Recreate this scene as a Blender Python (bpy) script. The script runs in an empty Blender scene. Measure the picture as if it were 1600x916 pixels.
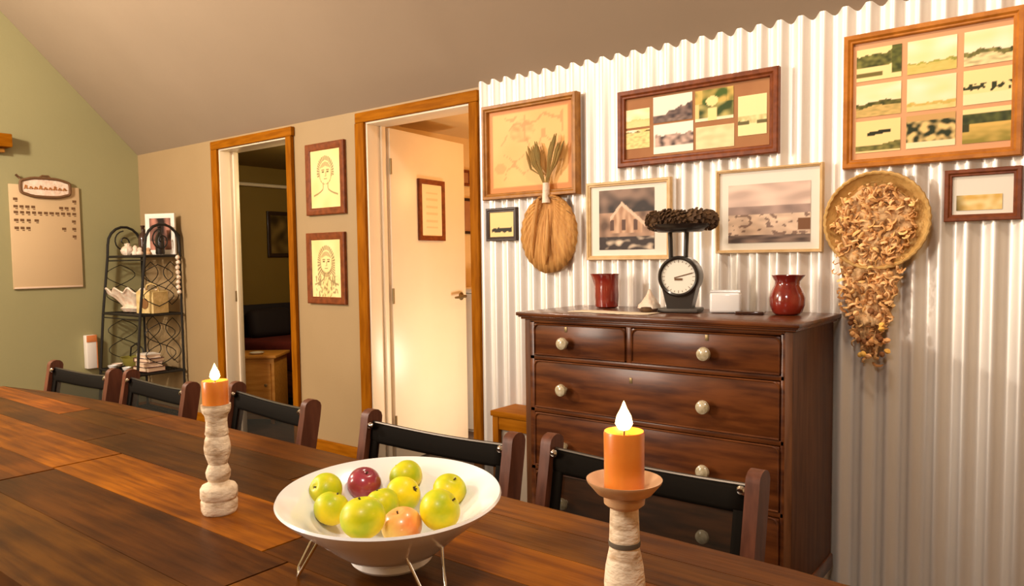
import bpy, bmesh, math, random
from mathutils import Vector, Matrix, noise
R = math.radians
PI = math.pi
S = bpy.context.scene
COL = S.collection
random.seed(7)

# ------------------------------------------------------------------ camera
CAM = Vector((0.0, -2.836, 1.22))
BX = Vector((0.788956, 0.614311, -0.013051))
BD = Vector((0.025463, -0.053910, -0.998221))
BF = Vector((-0.613921, 0.787221, -0.058175))
FPX, CYP = 1157.16, 471.55
cd = bpy.data.cameras.new('camera')
cam = bpy.data.objects.new('camera', cd)
COL.objects.link(cam)
cam.matrix_world = Matrix((
    (BX.x, -BD.x, -BF.x, CAM.x),
    (BX.y, -BD.y, -BF.y, CAM.y),
    (BX.z, -BD.z, -BF.z, CAM.z),
    (0, 0, 0, 1)))
cd.sensor_width = 36.0
cd.lens = FPX / 1600 * 36.0
cd.shift_y = (CYP - 458.0) / 1600.0
cd.clip_start = 0.02
S.camera = cam


def ray(x, y):
    return BX * ((x - 800) / FPX) + BD * ((y - CYP) / FPX) + BF


def on_y(x, y, Y=0.0):          # point of the plane y = Y seen at a pixel of the photograph
    q = ray(x, y)
    return CAM + q * ((Y - CAM.y) / q.y)


def on_x(x, y, X):
    q = ray(x, y)
    return CAM + q * ((X - CAM.x) / q.x)


# ------------------------------------------------------------------ view, world, lights
S.view_settings.view_transform = 'Standard'
S.view_settings.look = 'None'
S.view_settings.gamma = 1.0
S.view_settings.use_curve_mapping = False
S.view_settings.exposure = 0.25
W = bpy.data.worlds.new('world')
S.world = W
W.use_nodes = True
W.node_tree.nodes['Background'].inputs[0].default_value = (1.0, 0.68, 0.36, 1)
W.node_tree.nodes['Background'].inputs[1].default_value = 0.16


def lamp(name, kind, loc, energy, color, size=0.1, size_y=None, target=None, spot=None):
    l = bpy.data.lights.new(name, kind)
    l.energy = energy
    l.color = color
    if kind == 'AREA':
        l.shape = 'RECTANGLE'
        l.size = size
        l.size_y = size_y or size
    else:
        l.shadow_soft_size = size
    o = bpy.data.objects.new(name, l)
    COL.objects.link(o)
    o.location = loc
    if target is not None:
        d = Vector(target) - Vector(loc)
        o.rotation_euler = d.to_track_quat('-Z', 'Y').to_euler()
    return o


WARM = (1.0, 0.72, 0.42)
lamp('hall_lamp', 'POINT', (-4.4, -2.8, 2.45), 250, (1.0, 0.87, 0.74), 0.12)
lamp('foreground_fill_light', 'POINT', (-0.30, -2.80, 1.98), 33, (1.0, 0.96, 0.91), 0.10)  # unseen fill added near the camera to brighten bowl, fruit and candle holders
lamp('pendant_light', 'POINT', (-3.1, -1.3, 2.85), 4, (1.0, 0.66, 0.40), 0.09)
lamp('second_pendant_light', 'POINT', (-.5, -1.3, 2.95), 58, (1.0, 0.82, 0.64), 0.12)
lamp('front_left_fill', 'AREA', (-3.3, -4.2, 1.75), 78, (1.0, 0.86, 0.72), 1.0, 1.5, target=(-0.9, 0, 1.1))  # broad soft fill added from front left for the wall; no window stands there
lamp('study_ceiling_light', 'POINT', (-2.5, 1.0, 1.9), 11, (1.0, 0.55, 0.20), 0.08)
lamp('study_floor_light', 'POINT', (-2.35, 0.75, 0.40), 27, (1.0, 0.90, 0.76), 0.15)
lamp('bedroom_light', 'POINT', (-4.15, 0.75, 1.90), 20, (1.0, 0.78, 0.44), 0.1)

# ------------------------------------------------------------------ materials
MATS = {}


def mat(name, col, rough=0.5, metal=0.0, col2=None, scale=8.0, stretch=(1, 1, 1), bump=0.0, bscale=40.0,
        coat=0.0, emit=None, estr=0.0, detail=4.0, attr=None, spec=0.5, lo=0.35, hi=0.65, sss=0.0, trans=0.0,
        coord='Object', mottled=None):
    if name in MATS:
        return MATS[name]
    m = bpy.data.materials.new(name)
    MATS[name] = m
    m.use_nodes = True
    nt = m.node_tree
    N, L = nt.nodes, nt.links
    b = N['Principled BSDF']
    b.inputs['Base Color'].default_value = (*col, 1)
    b.inputs['Roughness'].default_value = rough
    b.inputs['Metallic'].default_value = metal
    b.inputs['Coat Weight'].default_value = coat
    b.inputs['Coat Roughness'].default_value = 0.12
    b.inputs['Specular IOR Level'].default_value = spec
    if trans:
        b.inputs['Transmission Weight'].default_value = trans
    if sss:
        b.inputs['Subsurface Weight'].default_value = sss
        b.inputs['Subsurface Radius'].default_value = (0.02, 0.01, 0.004)
    if emit:
        b.inputs['Emission Color'].default_value = (*emit, 1)
        b.inputs['Emission Strength'].default_value = estr
    tc = N.new('ShaderNodeTexCoord')
    mp = N.new('ShaderNodeMapping')
    mp.inputs['Scale'].default_value = stretch
    L.new(tc.outputs[coord], mp.inputs['Vector'])
    src = None
    if attr:
        a = N.new('ShaderNodeAttribute')
        a.attribute_name = attr
        src = a.outputs['Color']
        if col2 is None:
            L.new(src, b.inputs['Base Color'])
    if col2 is not None:
        n = N.new('ShaderNodeTexNoise')
        n.inputs['Scale'].default_value = scale
        n.inputs['Detail'].default_value = detail
        L.new(mp.outputs[0], n.inputs['Vector'])
        r = N.new('ShaderNodeValToRGB')
        r.color_ramp.elements[0].position = lo
        r.color_ramp.elements[1].position = hi
        r.color_ramp.elements[0].color = (*col, 1)
        r.color_ramp.elements[1].color = (*col2, 1)
        L.new(n.outputs['Fac'], r.inputs['Fac'])
        out = r.outputs['Color']
        if attr:
            mx = N.new('ShaderNodeMix')
            mx.data_type = 'RGBA'
            mx.blend_type = 'MULTIPLY'
            mx.inputs['Factor'].default_value = 1.0
            L.new(out, mx.inputs[6])
            L.new(src, mx.inputs[7])
            out = mx.outputs[2]
        if mottled:
            n3 = N.new('ShaderNodeTexNoise')
            n3.inputs['Scale'].default_value = mottled[0]
            n3.inputs['Detail'].default_value = 3
            L.new(tc.outputs[coord], n3.inputs['Vector'])
            r3 = N.new('ShaderNodeValToRGB')
            r3.color_ramp.elements[0].position = 0.4
            r3.color_ramp.elements[1].position = 0.6
            r3.color_ramp.elements[0].color = (*mottled[1], 1)
            r3.color_ramp.elements[1].color = (*mottled[2], 1)
            L.new(n3.outputs['Fac'], r3.inputs['Fac'])
            mx = N.new('ShaderNodeMix')
            mx.data_type = 'RGBA'
            mx.blend_type = 'MULTIPLY'
            mx.inputs['Factor'].default_value = 1.0
            L.new(out, mx.inputs[6])
            L.new(r3.outputs['Color'], mx.inputs[7])
            out = mx.outputs[2]
        L.new(out, b.inputs['Base Color'])
    if bump:
        n2 = N.new('ShaderNodeTexNoise')
        n2.inputs['Scale'].default_value = bscale
        n2.inputs['Detail'].default_value = 4
        L.new(mp.outputs[0], n2.inputs['Vector'])
        bp = N.new('ShaderNodeBump')
        bp.inputs['Strength'].default_value = bump
        bp.inputs['Distance'].default_value = 0.01
        L.new(n2.outputs['Fac'], bp.inputs['Height'])
        L.new(bp.outputs[0], b.inputs['Normal'])
    return m


M_CEIL = mat('ceiling_paint', (0.325, 0.243, 0.166), 0.34, col2=(0.34, 0.255, 0.175), scale=2, bump=0.05, bscale=30, spec=0.35)
M_WALL = mat('plaster_paint', (0.375, 0.255, 0.122), 0.6, col2=(0.39, 0.267, 0.130), scale=3, bump=0.05, bscale=60)
M_GREEN = mat('sage_green_paint', (0.32, 0.288, 0.134), 0.6, col2=(0.335, 0.302, 0.142), scale=2, bump=0.05, bscale=60)
M_CORR = mat('corrugated_iron_paint', (0.90, 0.84, 0.76), 0.40, metal=0.5, col2=(0.96, 0.91, 0.83), scale=5, stretch=(1, 1, 0.25), spec=0.5)
M_FLOOR = mat('floor_boards', (0.05, 0.028, 0.02), 0.35, col2=(0.10, 0.05, 0.03), scale=5, stretch=(0.6, 6, 1))
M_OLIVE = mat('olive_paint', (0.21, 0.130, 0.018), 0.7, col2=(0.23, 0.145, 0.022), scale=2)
M_YELW = mat('golden_paint', (0.74, 0.50, 0.22), 0.6, col2=(0.78, 0.54, 0.25), scale=2)
M_CREAM = mat('cream_gloss_paint', (0.83, 0.69, 0.50), 0.35, col2=(0.86, 0.72, 0.53), scale=3)
M_PINE = mat('honey_pine', (0.235, 0.070, 0.001), 0.6, col2=(0.34, 0.112, 0.003), scale=6, stretch=(8, 8, 1), spec=.05)
M_PINEH = mat('honey_pine_rail', (0.255, 0.078, 0.001), 0.6, col2=(0.37, 0.125, 0.004), scale=6, stretch=(1, 8, 8), spec=.05)
M_TABLE = mat('reclaimed_table_wood', (0.55, 0.42, 0.34), 0.34, col2=(1.15, 1.08, 1.0), scale=5, stretch=(1.0, 14, 6), attr='tone', spec=0.10,
              coat=0.02, bump=0.04, bscale=14, detail=7, mottled=(3.2, (0.62, 0.55, 0.5), (1.15, 1.12, 1.1)))
M_MAHOG = mat('dark_mahogany', (0.060, 0.015, 0.004), 0.3, col2=(0.165, 0.048, 0.011), scale=4, stretch=(1.2, 6, 9), coat=0.08, detail=6, spec=.35)
M_MAHOGV = mat('worn_mahogany_side', (0.085, 0.030, 0.009), 0.5, col2=(0.14, 0.052, 0.018), scale=5, stretch=(9, 9, 1), spec=.2)
M_KNOB = mat('pale_glass_knob', (0.62, 0.53, 0.36), 0.15, col2=(0.40, 0.32, 0.18), scale=60, coat=0.5)
M_BRASS = mat('aged_brass', (0.28, 0.20, 0.09), 0.4, metal=0.7)
M_BLACKM = mat('black_sling_mesh_fabric', (0.012, 0.010, 0.005), 0.8, spec=.15)
M_HEM = mat('black_sling_hem', (0.006, 0.004, 0.002), 0.8, spec=.08)
M_CHAIRW = mat('chair_dark_timber', (0.080, 0.024, 0.010), 0.45, col2=(0.15, 0.048, 0.022), scale=7, stretch=(7, 7, 1), spec=.3)
M_STEEL = mat('polished_steel', (0.75, 0.72, 0.68), 0.12, metal=1.0)
M_IRON = mat('black_wrought_iron', (0.022, 0.019, 0.015), 0.5, metal=0.4)
M_WHITE = mat('white_glazed_ceramic', (0.86, 0.85, 0.82), 0.18, coat=0.6)
M_WAX = mat('amber_wax', (0.66, 0.17, 0.015), 0.35, col2=(0.80, 0.25, 0.025), scale=12, sss=0.3, coat=.3)
M_WICK = mat('charred_wick', (0.01, 0.008, 0.006), 0.9)
M_FLAME = mat('flame', (1.0, 0.7, 0.3), 0.5, emit=(1.0, 0.62, 0.22), estr=14)
M_LIMED = mat('whitewashed_turned_wood', (0.44, 0.27, 0.13), 0.7, col2=(0.82, 0.66, 0.46), scale=16, stretch=(2, 2, 4), bump=0.5, bscale=22, lo=0.30, hi=0.52, detail=8, spec=.2)
M_CLAY = mat('pale_clay_saucer', (0.50, 0.27, 0.12), 0.45, col2=(0.72, 0.45, 0.24), scale=14)
M_GROOVE = mat('dark_groove', (0.10, 0.075, 0.045), 0.7)
M_REDG = mat('oxblood_glaze', (0.17, 0.012, 0.008), 0.15, col2=(0.30, 0.03, 0.015), scale=10, coat=0.8)
M_FRBR = mat('brown_picture_frame', (0.15, 0.034, 0.007), 0.4, col2=(0.24, 0.060, 0.014), scale=9, stretch=(4, 4, 4), spec=.3)
M_FROR = mat('orange_pine_frame', (0.40, 0.130, 0.010), 0.4, col2=(0.56, 0.20, 0.022), scale=8, stretch=(3, 3, 3), spec=.3)
M_FROAK = mat('golden_oak_frame', (0.30, 0.12, 0.018), 0.4, col2=(0.44, 0.19, 0.032), scale=8, stretch=(3, 3, 3), spec=.3)
M_FRLT = mat('light_oak_frame', (0.62, 0.40, 0.17), 0.4, col2=(0.74, 0.50, 0.24), scale=8, stretch=(3, 3, 3), spec=.3)
M_FRDK = mat('very_dark_frame', (0.035, 0.016, 0.009), 0.4, coat=0.2)
M_MATW = mat('ivory_mount_board', (0.86, 0.80, 0.68), 0.8)
M_MATBR = mat('tan_mount_board', (0.36, 0.15, 0.055), 0.8, col2=(0.42, 0.19, 0.07), scale=6)
M_MATPK = mat('apricot_mount_board', (0.74, 0.38, 0.18), 0.8)
M_PRINT = mat('printed_paper', (0.8, 0.8, 0.8), 0.45, attr='paint', spec=0.25)
M_PAPER = mat('cream_paper', (0.64, 0.45, 0.24), 0.6)
M_INK = mat('brown_ink', (0.16, 0.075, 0.025), 0.7)
M_FAN = mat('dried_palm_leaf', (0.52, 0.235, 0.055), 0.6, col2=(0.72, 0.38, 0.11), scale=9, stretch=(8, 1, 1.2), bump=0.4, bscale=20)
M_FANDK = mat('brown_leaf_binding', (0.23, 0.10, 0.025), 0.7)
M_STALK = mat('dried_seed_stalk', (0.30, 0.17, 0.035), 0.8, col2=(0.22, 0.15, 0.035), scale=14)
M_WICKER = mat('golden_wicker', (0.52, 0.29, 0.075), 0.6, col2=(0.66, 0.40, 0.12), scale=30, bump=0.3, bscale=60)
M_SEAG = mat('dried_seagrass', (0.72, 0.45, 0.20), 0.8, attr='tone', col2=(0.92, 0.66, 0.36), scale=18)
M_CONE = mat('pine_cone_brown', (0.050, 0.022, 0.008), 0.8, col2=(0.13, 0.065, 0.022), scale=50)
M_SCALE = mat('black_enamel', (0.018, 0.013, 0.010), 0.35, coat=0.3)
M_DIAL = mat('ivory_dial', (0.88, 0.85, 0.72), 0.4)
M_GREYM = mat('grey_cast_metal', (0.10, 0.085, 0.07), 0.5, metal=0.5)
M_SHELL = mat('pale_pink_shell', (0.80, 0.58, 0.42), 0.5, col2=(0.90, 0.78, 0.62), scale=25, bump=0.4, bscale=60)
M_LINEN = mat('ivory_linen', (0.84, 0.72, 0.52), 0.85, bump=0.3, bscale=300)
M_BURG = mat('burgundy_bedspread', (0.13, 0.012, 0.010), 0.85, col2=(0.17, 0.018, 0.014), scale=8, bump=0.3, bscale=12)
M_NAVY = mat('near_black_cushion', (0.014, 0.008, 0.012), 0.8)
M_APPLE = mat('yellow_green_apple_skin', (0.40, 0.48, 0.003), 0.42, col2=(0.86, 0.68, 0.005), scale=14, coat=0.06, spec=.35, lo=0.38, hi=0.62)
M_APPLER = mat('red_apple_skin', (0.20, 0.015, 0.035), 0.22, col2=(0.36, 0.04, 0.06), scale=14, stretch=(1, 1, .3), coat=0.4)
M_PEACH = mat('blushed_apple_skin', (0.78, 0.22, 0.05), 0.35, col2=(0.86, 0.62, 0.16), scale=13, coat=0.2)
M_STEM = mat('fruit_stem', (0.06, 0.035, 0.012), 0.8)
M_BASKETY = mat('yellow_straw', (0.62, 0.44, 0.16), 0.7, col2=(0.78, 0.58, 0.26), scale=30, bump=0.3, bscale=70)
M_GRNBOX = mat('olive_green_lacquer', (0.22, 0.20, 0.03), 0.5, col2=(0.32, 0.27, 0.05), scale=8)
M_BKD = mat('dark_maroon_cloth', (0.10, 0.03, 0.02), 0.7)
M_BKC = mat('cream_page_block', (0.75, 0.55, 0.38), 0.7)
M_GLASSD = mat('dark_brown_glass', (0.05, 0.02, 0.012), 0.1, coat=0.6)
M_ORNG = mat('orange_label', (0.70, 0.22, 0.06), 0.6)
M_WHITEP = mat('white_card', (0.85, 0.78, 0.68), 0.6)

# the smoky see-through mesh of the chair backs: a fine weave with open holes
mm = M_BLACKM
nt = mm.node_tree
tr = nt.nodes.new('ShaderNodeBsdfTransparent')
tr.inputs[0].default_value = (1, 1, 1, 1)
ms = nt.nodes.new('ShaderNodeMixShader')
ms.inputs[0].default_value = 0.74
nt.links.new(tr.outputs[0], ms.inputs[1])
nt.links.new(nt.nodes['Principled BSDF'].outputs[0], ms.inputs[2])
nt.links.new(ms.outputs[0], nt.nodes['Material Output'].inputs['Surface'])


# ------------------------------------------------------------------ mesh helpers
class MB:
    def __init__(s):
        s.bm = bmesh.new()
        s.tone = None

    def _tf(s, vs, mtx):
        if mtx is not None:
            bmesh.ops.transform(s.bm, matrix=mtx, verts=vs)

    def _paint(s, faces, tone):
        if tone is not None:
            lay = s.bm.loops.layers.float_color.get('tone') or s.bm.loops.layers.float_color.new('tone')
            for f in faces:
                for l in f.loops:
                    l[lay] = (*tone, 1)

    def box(s, c, d, bev=0.0, seg=2, mtx=None, tone=None):
        if tone is not None and not s.bm.loops.layers.float_color.get('tone'):
            s.bm.loops.layers.float_color.new('tone')
        nf = len(s.bm.faces)
        r = bmesh.ops.create_cube(s.bm, size=1)
        vs = r['verts']
        for v in vs:
            v.co = Vector((v.co.x * d[0] + c[0], v.co.y * d[1] + c[1], v.co.z * d[2] + c[2]))
        if bev > 0:
            es = set(e for v in vs for e in v.link_edges)
            rr = bmesh.ops.bevel(s.bm, geom=list(es) + vs, offset=bev, segments=seg, profile=0.5, affect='EDGES')
            s.bm.verts.ensure_lookup_table()
        s.bm.faces.ensure_lookup_table()
        fs = s.bm.faces[nf:] if bev <= 0 else None
        if fs is None:
            # flood from any surviving vertex
            st = [rr['verts'][0]]
            seen = set(st)
            while st:
                v = st.pop()
                for e in v.link_edges:
                    o = e.other_vert(v)
                    if o not in seen:
                        seen.add(o)
                        st.append(o)
            vs = list(seen)
            fs = list({f for v in vs for f in v.link_faces})
        s._paint(fs, tone)
        s._tf(vs, mtx)
        return s

    def lathe(s, prof, seg=32, mtx=None, tone=None, rfn=None):
        rings = []
        for (r, z) in prof:
            if r < 1e-6:
                rings.append([s.bm.verts.new((0, 0, z))])
            else:
                ring = []
                for i in range(seg):
                    a = 2 * PI * i / seg
                    k = rfn(a, z) if rfn else 1.0
                    ring.append(s.bm.verts.new((r * k * math.cos(a), r * k * math.sin(a), z)))
                rings.append(ring)
        fs = []
        for A, B in zip(rings, rings[1:]):
            for i in range(seg):
                j = (i + 1) % seg
                if len(A) == 1 and len(B) == 1:
                    continue
                if len(A) == 1:
                    fs.append(s.bm.faces.new((A[0], B[j], B[i])))
                elif len(B) == 1:
                    fs.append(s.bm.faces.new((A[i], A[j], B[0])))
                else:
                    fs.append(s.bm.faces.new((A[i], A[j], B[j], B[i])))
        vs = [v for r_ in rings for v in r_]
        s._paint(fs, tone)
        s._tf(vs, mtx)
        return s

    def tube(s, pts, r, seg=8, closed=False, tone=None, mtx=None, flat=1.0):
        pts = [Vector(p) for p in pts]
        n = len(pts)
        rad = r if isinstance(r, (list, tuple)) else [r] * n
        rings = []
        prev = None
        for i, p in enumerate(pts):
            if closed:
                t = pts[(i + 1) % n] - pts[i - 1]
            else:
                t = pts[min(i + 1, n - 1)] - pts[max(i - 1, 0)]
            if t.length < 1e-9:
                t = Vector((0, 0, 1))
            t.normalize()
            if prev is None:
                u = t.orthogonal().normalized()
            else:
                u = (prev - t * prev.dot(t))
                u = u.normalized() if u.length > 1e-6 else t.orthogonal().normalized()
            prev = u
            w = t.cross(u)
            rings.append([s.bm.verts.new(p + (u * math.cos(2 * PI * k / seg) + w * math.sin(2 * PI * k / seg) * flat) * rad[i]) for k in range(seg)])
        fs = []
        m = n if closed else n - 1
        for i in range(m):
            A, B = rings[i], rings[(i + 1) % n]
            for k in range(seg):
                l = (k + 1) % seg
                fs.append(s.bm.faces.new((A[k], A[l], B[l], B[k])))
        if not closed:
            fs.append(s.bm.faces.new(rings[0][::-1]))
            fs.append(s.bm.faces.new(rings[-1]))
        s._paint(fs, tone)
        s._tf([v for q in rings for v in q], mtx)
        return s

    def prism(s, poly, z0, z1, mtx=None, tone=None):
        a = [s.bm.verts.new((x, y, z0)) for x, y in poly]
        b = [s.bm.verts.new((x, y, z1)) for x, y in poly]
        fs = [s.bm.faces.new(a[::-1]), s.bm.faces.new(b)]
        n = len(poly)
        for i in range(n):
            j = (i + 1) % n
            fs.append(s.bm.faces.new((a[i], a[j], b[j], b[i])))
        s._paint(fs, tone)
        s._tf(a + b, mtx)
        return s

    def grid(s, fn, nu, nv, thick=0.0):
        V = [[s.bm.verts.new(fn(i / nu, j / nv)) for i in range(nu + 1)] for j in range(nv + 1)]
        for j in range(nv):
            for i in range(nu):
                s.bm.faces.new((V[j][i], V[j][i + 1], V[j + 1][i + 1], V[j + 1][i]))
        return s

    def build(s, name, m, parent=None, loc=(0, 0, 0), rot=(0, 0, 0), smooth=40, solid=0.0, sub=0):
        bmesh.ops.recalc_face_normals(s.bm, faces=s.bm.faces)
        me = bpy.data.meshes.new(name)
        s.bm.to_mesh(me)
        s.bm.free()
        me.materials.append(m)
        if smooth:
            for p in me.polygons:
                p.use_smooth = True
            me.set_sharp_from_angle(angle=R(smooth))
        o = bpy.data.objects.new(name, me)
        COL.objects.link(o)
        o.location = loc
        o.rotation_euler = rot
        if parent is not None:
            o.parent = parent
        if solid:
            md = o.modifiers.new('solid', 'SOLIDIFY')
            md.thickness = solid
            md.offset = 0
        if sub:
            md = o.modifiers.new('sub', 'SUBSURF')
            md.levels = md.render_levels = sub
        return o


def tag(o, label, cat, group=None, kind=None):
    o['label'] = label
    o['category'] = cat
    if group:
        o['group'] = group
    if kind:
        o['kind'] = kind
    return o


def thing(name, label, cat, loc=(0, 0, 0), rz=0.0, group=None):
    o = bpy.data.objects.new(name, None)
    COL.objects.link(o)
    o.empty_display_size = 0.05
    o.location = loc
    o.rotation_euler = (0, 0, rz)
    return tag(o, label, cat, group)


def struct(o):
    o['kind'] = 'structure'
    return o


def dup(root, loc, rz, label, group=None):
    r = root.copy()
    COL.objects.link(r)
    r.location = loc
    r.rotation_euler = (0, 0, rz)
    r['label'] = label
    if group:
        r['group'] = group
    for ch in list(root.children):
        c = ch.copy()
        COL.objects.link(c)
        c.parent = r
        for g in ch.children:
            d = g.copy()
            COL.objects.link(d)
            d.parent = c
    return r


def TM(loc, rx=0, ry=0, rz=0):
    return Matrix.Translation(Vector(loc)) @ Matrix.Rotation(rz, 4, 'Z') @ Matrix.Rotation(ry, 4, 'Y') @ Matrix.Rotation(rx, 4, 'X')


# ------------------------------------------------------------------ the room
XL = -5.923      # sage green gable wall
XR = 1.9
YB = -4.6
CH = 2.067       # where the sloping ceiling meets the long wall
TH = 0.13        # wall thickness
D1 = (-4.737, -3.985)   # openings
D2 = (-3.222, -2.455)
DH = 1.985


def wall_long():
    m = MB()
    for x0, x1, z0, z1 in ((XL - .1, D1[0] - .02, 0, CH + .03), (D1[0] - .02, D1[1] + .02, DH + .02, CH + .03),
                           (D1[1] + .02, D2[0] - .02, 0, CH + .03), (D2[0] - .02, D2[1] + .02, DH + .02, CH + .03),
                           (D2[1] + .02, XR, 0, CH + .03)):
        m.box(((x0 + x1) / 2, TH / 2, (z0 + z1) / 2), (x1 - x0, TH, z1 - z0))
    return struct(m.build('wall_back', M_WALL, smooth=0))


wall_long()
# gable wall (left), sloped top; it runs on past the long wall as the end wall of the bedroom
ridge_y = -2.3
rz_ = CH + (-ridge_y)
g = MB()
poly = [(3.2, 0), (3.2, 2.3), (0.0, 2.3), (0.0, CH), (ridge_y, rz_), (YB, CH), (YB, 0)]
g.prism([(p[0], p[1]) for p in poly][::-1], 0, 0.12, mtx=Matrix(((0, 0, -1, XL), (1, 0, 0, 0), (0, 1, 0, 0), (0, 0, 0, 1))))
struct(g.build('wall_left', M_GREEN, smooth=0))
c = MB()
c.prism([(0.001, CH), (0.001, CH + .15), (ridge_y, rz_ + .15), (ridge_y, rz_)], XL - .12, XR,
        mtx=Matrix(((0, 0, 1, 0), (1, 0, 0, 0), (0, 1, 0, 0), (0, 0, 0, 1))))
struct(c.build('ceiling', M_CEIL, smooth=0))
c = MB()
c.prism([(ridge_y, rz_), (ridge_y, rz_ + .15), (YB, CH + .15), (YB, CH)], XL - .12, XR,
        mtx=Matrix(((0, 0, 1, 0), (1, 0, 0, 0), (0, 1, 0, 0), (0, 0, 0, 1))))
struct(c.build('ceiling_far_slope', M_CEIL, smooth=0))
struct(MB().box(((XL + XR) / 2, -.7, -0.05), (XR - XL + .3, 8.0, 0.1)).build('floor', M_FLOOR, smooth=0))
struct(MB().box(((XL + XR) / 2, YB - .06, 1.05), (XR - XL + .3, .12, 2.2)).build('wall_front', M_WALL, smooth=0))
struct(MB().box((XR + .06, YB / 2, 2.2), (.12, -YB, 4.5)).build('wall_right', M_WALL, smooth=0))
# rooms beyond the long wall
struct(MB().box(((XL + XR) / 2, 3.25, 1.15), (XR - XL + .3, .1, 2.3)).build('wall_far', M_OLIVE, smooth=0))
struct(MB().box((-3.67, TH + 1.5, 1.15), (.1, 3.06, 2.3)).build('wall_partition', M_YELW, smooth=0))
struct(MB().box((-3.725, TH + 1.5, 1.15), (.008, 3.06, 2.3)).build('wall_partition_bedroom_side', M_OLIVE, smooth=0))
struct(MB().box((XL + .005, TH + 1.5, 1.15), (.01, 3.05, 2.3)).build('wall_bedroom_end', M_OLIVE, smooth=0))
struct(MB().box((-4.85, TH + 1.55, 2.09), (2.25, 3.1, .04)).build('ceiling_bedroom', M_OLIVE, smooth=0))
struct(MB().box((-2.8, TH + 1.55, 2.12), (1.65, 3.1, .04)).build('ceiling_study', M_YELW, smooth=0))
struct(MB().box((-1.95, TH + 1.5, 1.15), (.1, 3.05, 2.3)).build('wall_study_right', M_YELW, smooth=0))

# corrugated iron lining of the long wall
PIT = 0.0762
X0C = -2.279 - PIT / 4
xa, xb = -2.398, XR
nseg = int((xb - xa) / PIT * 12)
m = MB()
bot, top = [], []
for i in range(nseg + 1):
    x = xa + (xb - xa) * i / nseg
    y = -0.0115 - 0.0112 * math.cos(2 * PI * (x - X0C) / PIT)
    bot.append(m.bm.verts.new((x, y, 0)))
    top.append(m.bm.verts.new((x, y, CH + 0.02)))
for i in range(nseg):
    m.bm.faces.new((bot[i], bot[i + 1], top[i + 1], top[i]))
struct(m.build('wall_corrugated', M_CORR, smooth=80))


# door openings: cream jambs, honey pine casings
def door_frame(n, a, b):
    root = struct(MB().box((a - .012, TH / 2 - .003, DH / 2), (.024, TH + .012, DH), .002).build('door_%d' % n, M_CREAM))
    MB().box((b + .012, TH / 2 - .003, DH / 2), (.024, TH + .012, DH), .002).build('jamb', M_CREAM, root)
    MB().box(((a + b) / 2, TH / 2 - .003, DH + .012), (b - a + .048, TH + .012, .024), .002).build('head_jamb', M_CREAM, root)
    MB().box((a + .008, TH - .03, DH / 2), (.016, .03, DH), .002).build('door_stop', M_CREAM, root)
    cw = .075
    for x in (a - .012 - cw / 2, b + .012 + cw / 2):
        if n == 2 and x > a:
            x -= .018
        MB().box((x, -.014, (DH + .01) / 2), (cw if x < a else cw - .02, .026, DH + .01), .004).build('casing', M_PINE, root)
    MB().box(((a + b) / 2 - (.01 if n == 2 else 0), -.0145, DH + .038), (b - a + .024 + 2 * cw - (.03 if n == 2 else 0), .027, .056), .004).build('head_casing', M_PINEH, root)
    return root


door_frame(1, *D1)
door_frame(2, *D2)
d1 = bpy.data.objects['door_1']
MB().box((D1[0] + .002, .085, .98), (.004, .022, .075), .001).build('strike_plate', M_BRASS, d1)

# baseboards
struct(MB().box(((XL + D1[0] - .09) / 2, -.008, .06), (D1[0] - .09 - XL, .016, .12), .003).build('baseboard_back', M_PINEH))
struct(MB().box(((D1[1] + .09 + D2[0] - .09) / 2, -.008, .06), (D2[0] - .09 - D1[1] - .09, .016, .12), .003).build('baseboard_back_middle', M_PINEH))
struct(MB().box((XL + .008, YB / 2, .06), (.016, -YB, .12), .003).build('baseboard_left', M_PINE))

# the cream door standing open into the second room
LA = R(97)
leaf = thing('open_door', 'cream flush door standing open inside the wider pine framed doorway', 'door', (-3.235 + .02, TH + .005, 0.01), LA - R(0))
MB().box((.375, .0, .985), (.75, .036, 1.97), .003).build('door_panel', M_CREAM, leaf)
h = MB()
h.lathe([(0, 0), (.026, 0), (.026, .006), (.012, .010), (.010, .04), (0, .04)], 20, mtx=TM((.69, -.018, .965), rx=PI / 2))
h.tube([(.69, -.055, .965), (.66, -.06, .966), (.60, -.058, .962), (.575, -.055, .962)], [.010, .010, .008, .007], 10)
h.build('lever_handle', M_BRASS, leaf)
for z in (.25, 1.0, 1.75):
    MB().tube([(0.0, -.022, z - .045), (0.0, -.022, z + .045)], .007, 8).build('hinge', M_BRASS, leaf)


# ------------------------------------------------------------------ painted pictures
def lerp(a, b, t):
    t = max(0.0, min(1.0, t))
    return tuple(a[i] + (b[i] - a[i]) * t for i in range(3))


def nz(x, y, s=0.0):
    return noise.noise(Vector((x, y, s)))


def srgb(r, g, b):
    f = lambda c: ((c / 255 + .055) / 1.055) ** 2.4 if c > 10 else c / 255 / 12.92
    return (f(r), f(g), f(b))


def picture(name, cx, cz, w, h, y, fn, parent, n=44):
    nx = n
    ny = max(8, int(n * h / w))
    nx, ny = min(nx, 90), min(ny, 90)
    m = MB()
    lay = m.bm.verts.layers.float_color.new('paint')
    V = []
    for j in range(ny + 1):
        row = []
        for i in range(nx + 1):
            u, v = i / nx, j / ny
            p = m.bm.verts.new((cx + (u - .5) * w, y, cz + (v - .5) * h))
            p[lay] = (*fn(u, v), 1)
            row.append(p)
        V.append(row)
    for j in range(ny):
        for i in range(nx):
            m.bm.faces.new((V[j][i], V[j][i + 1], V[j + 1][i + 1], V[j + 1][i]))
    return m.build(name, M_PRINT, parent, smooth=0)


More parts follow.
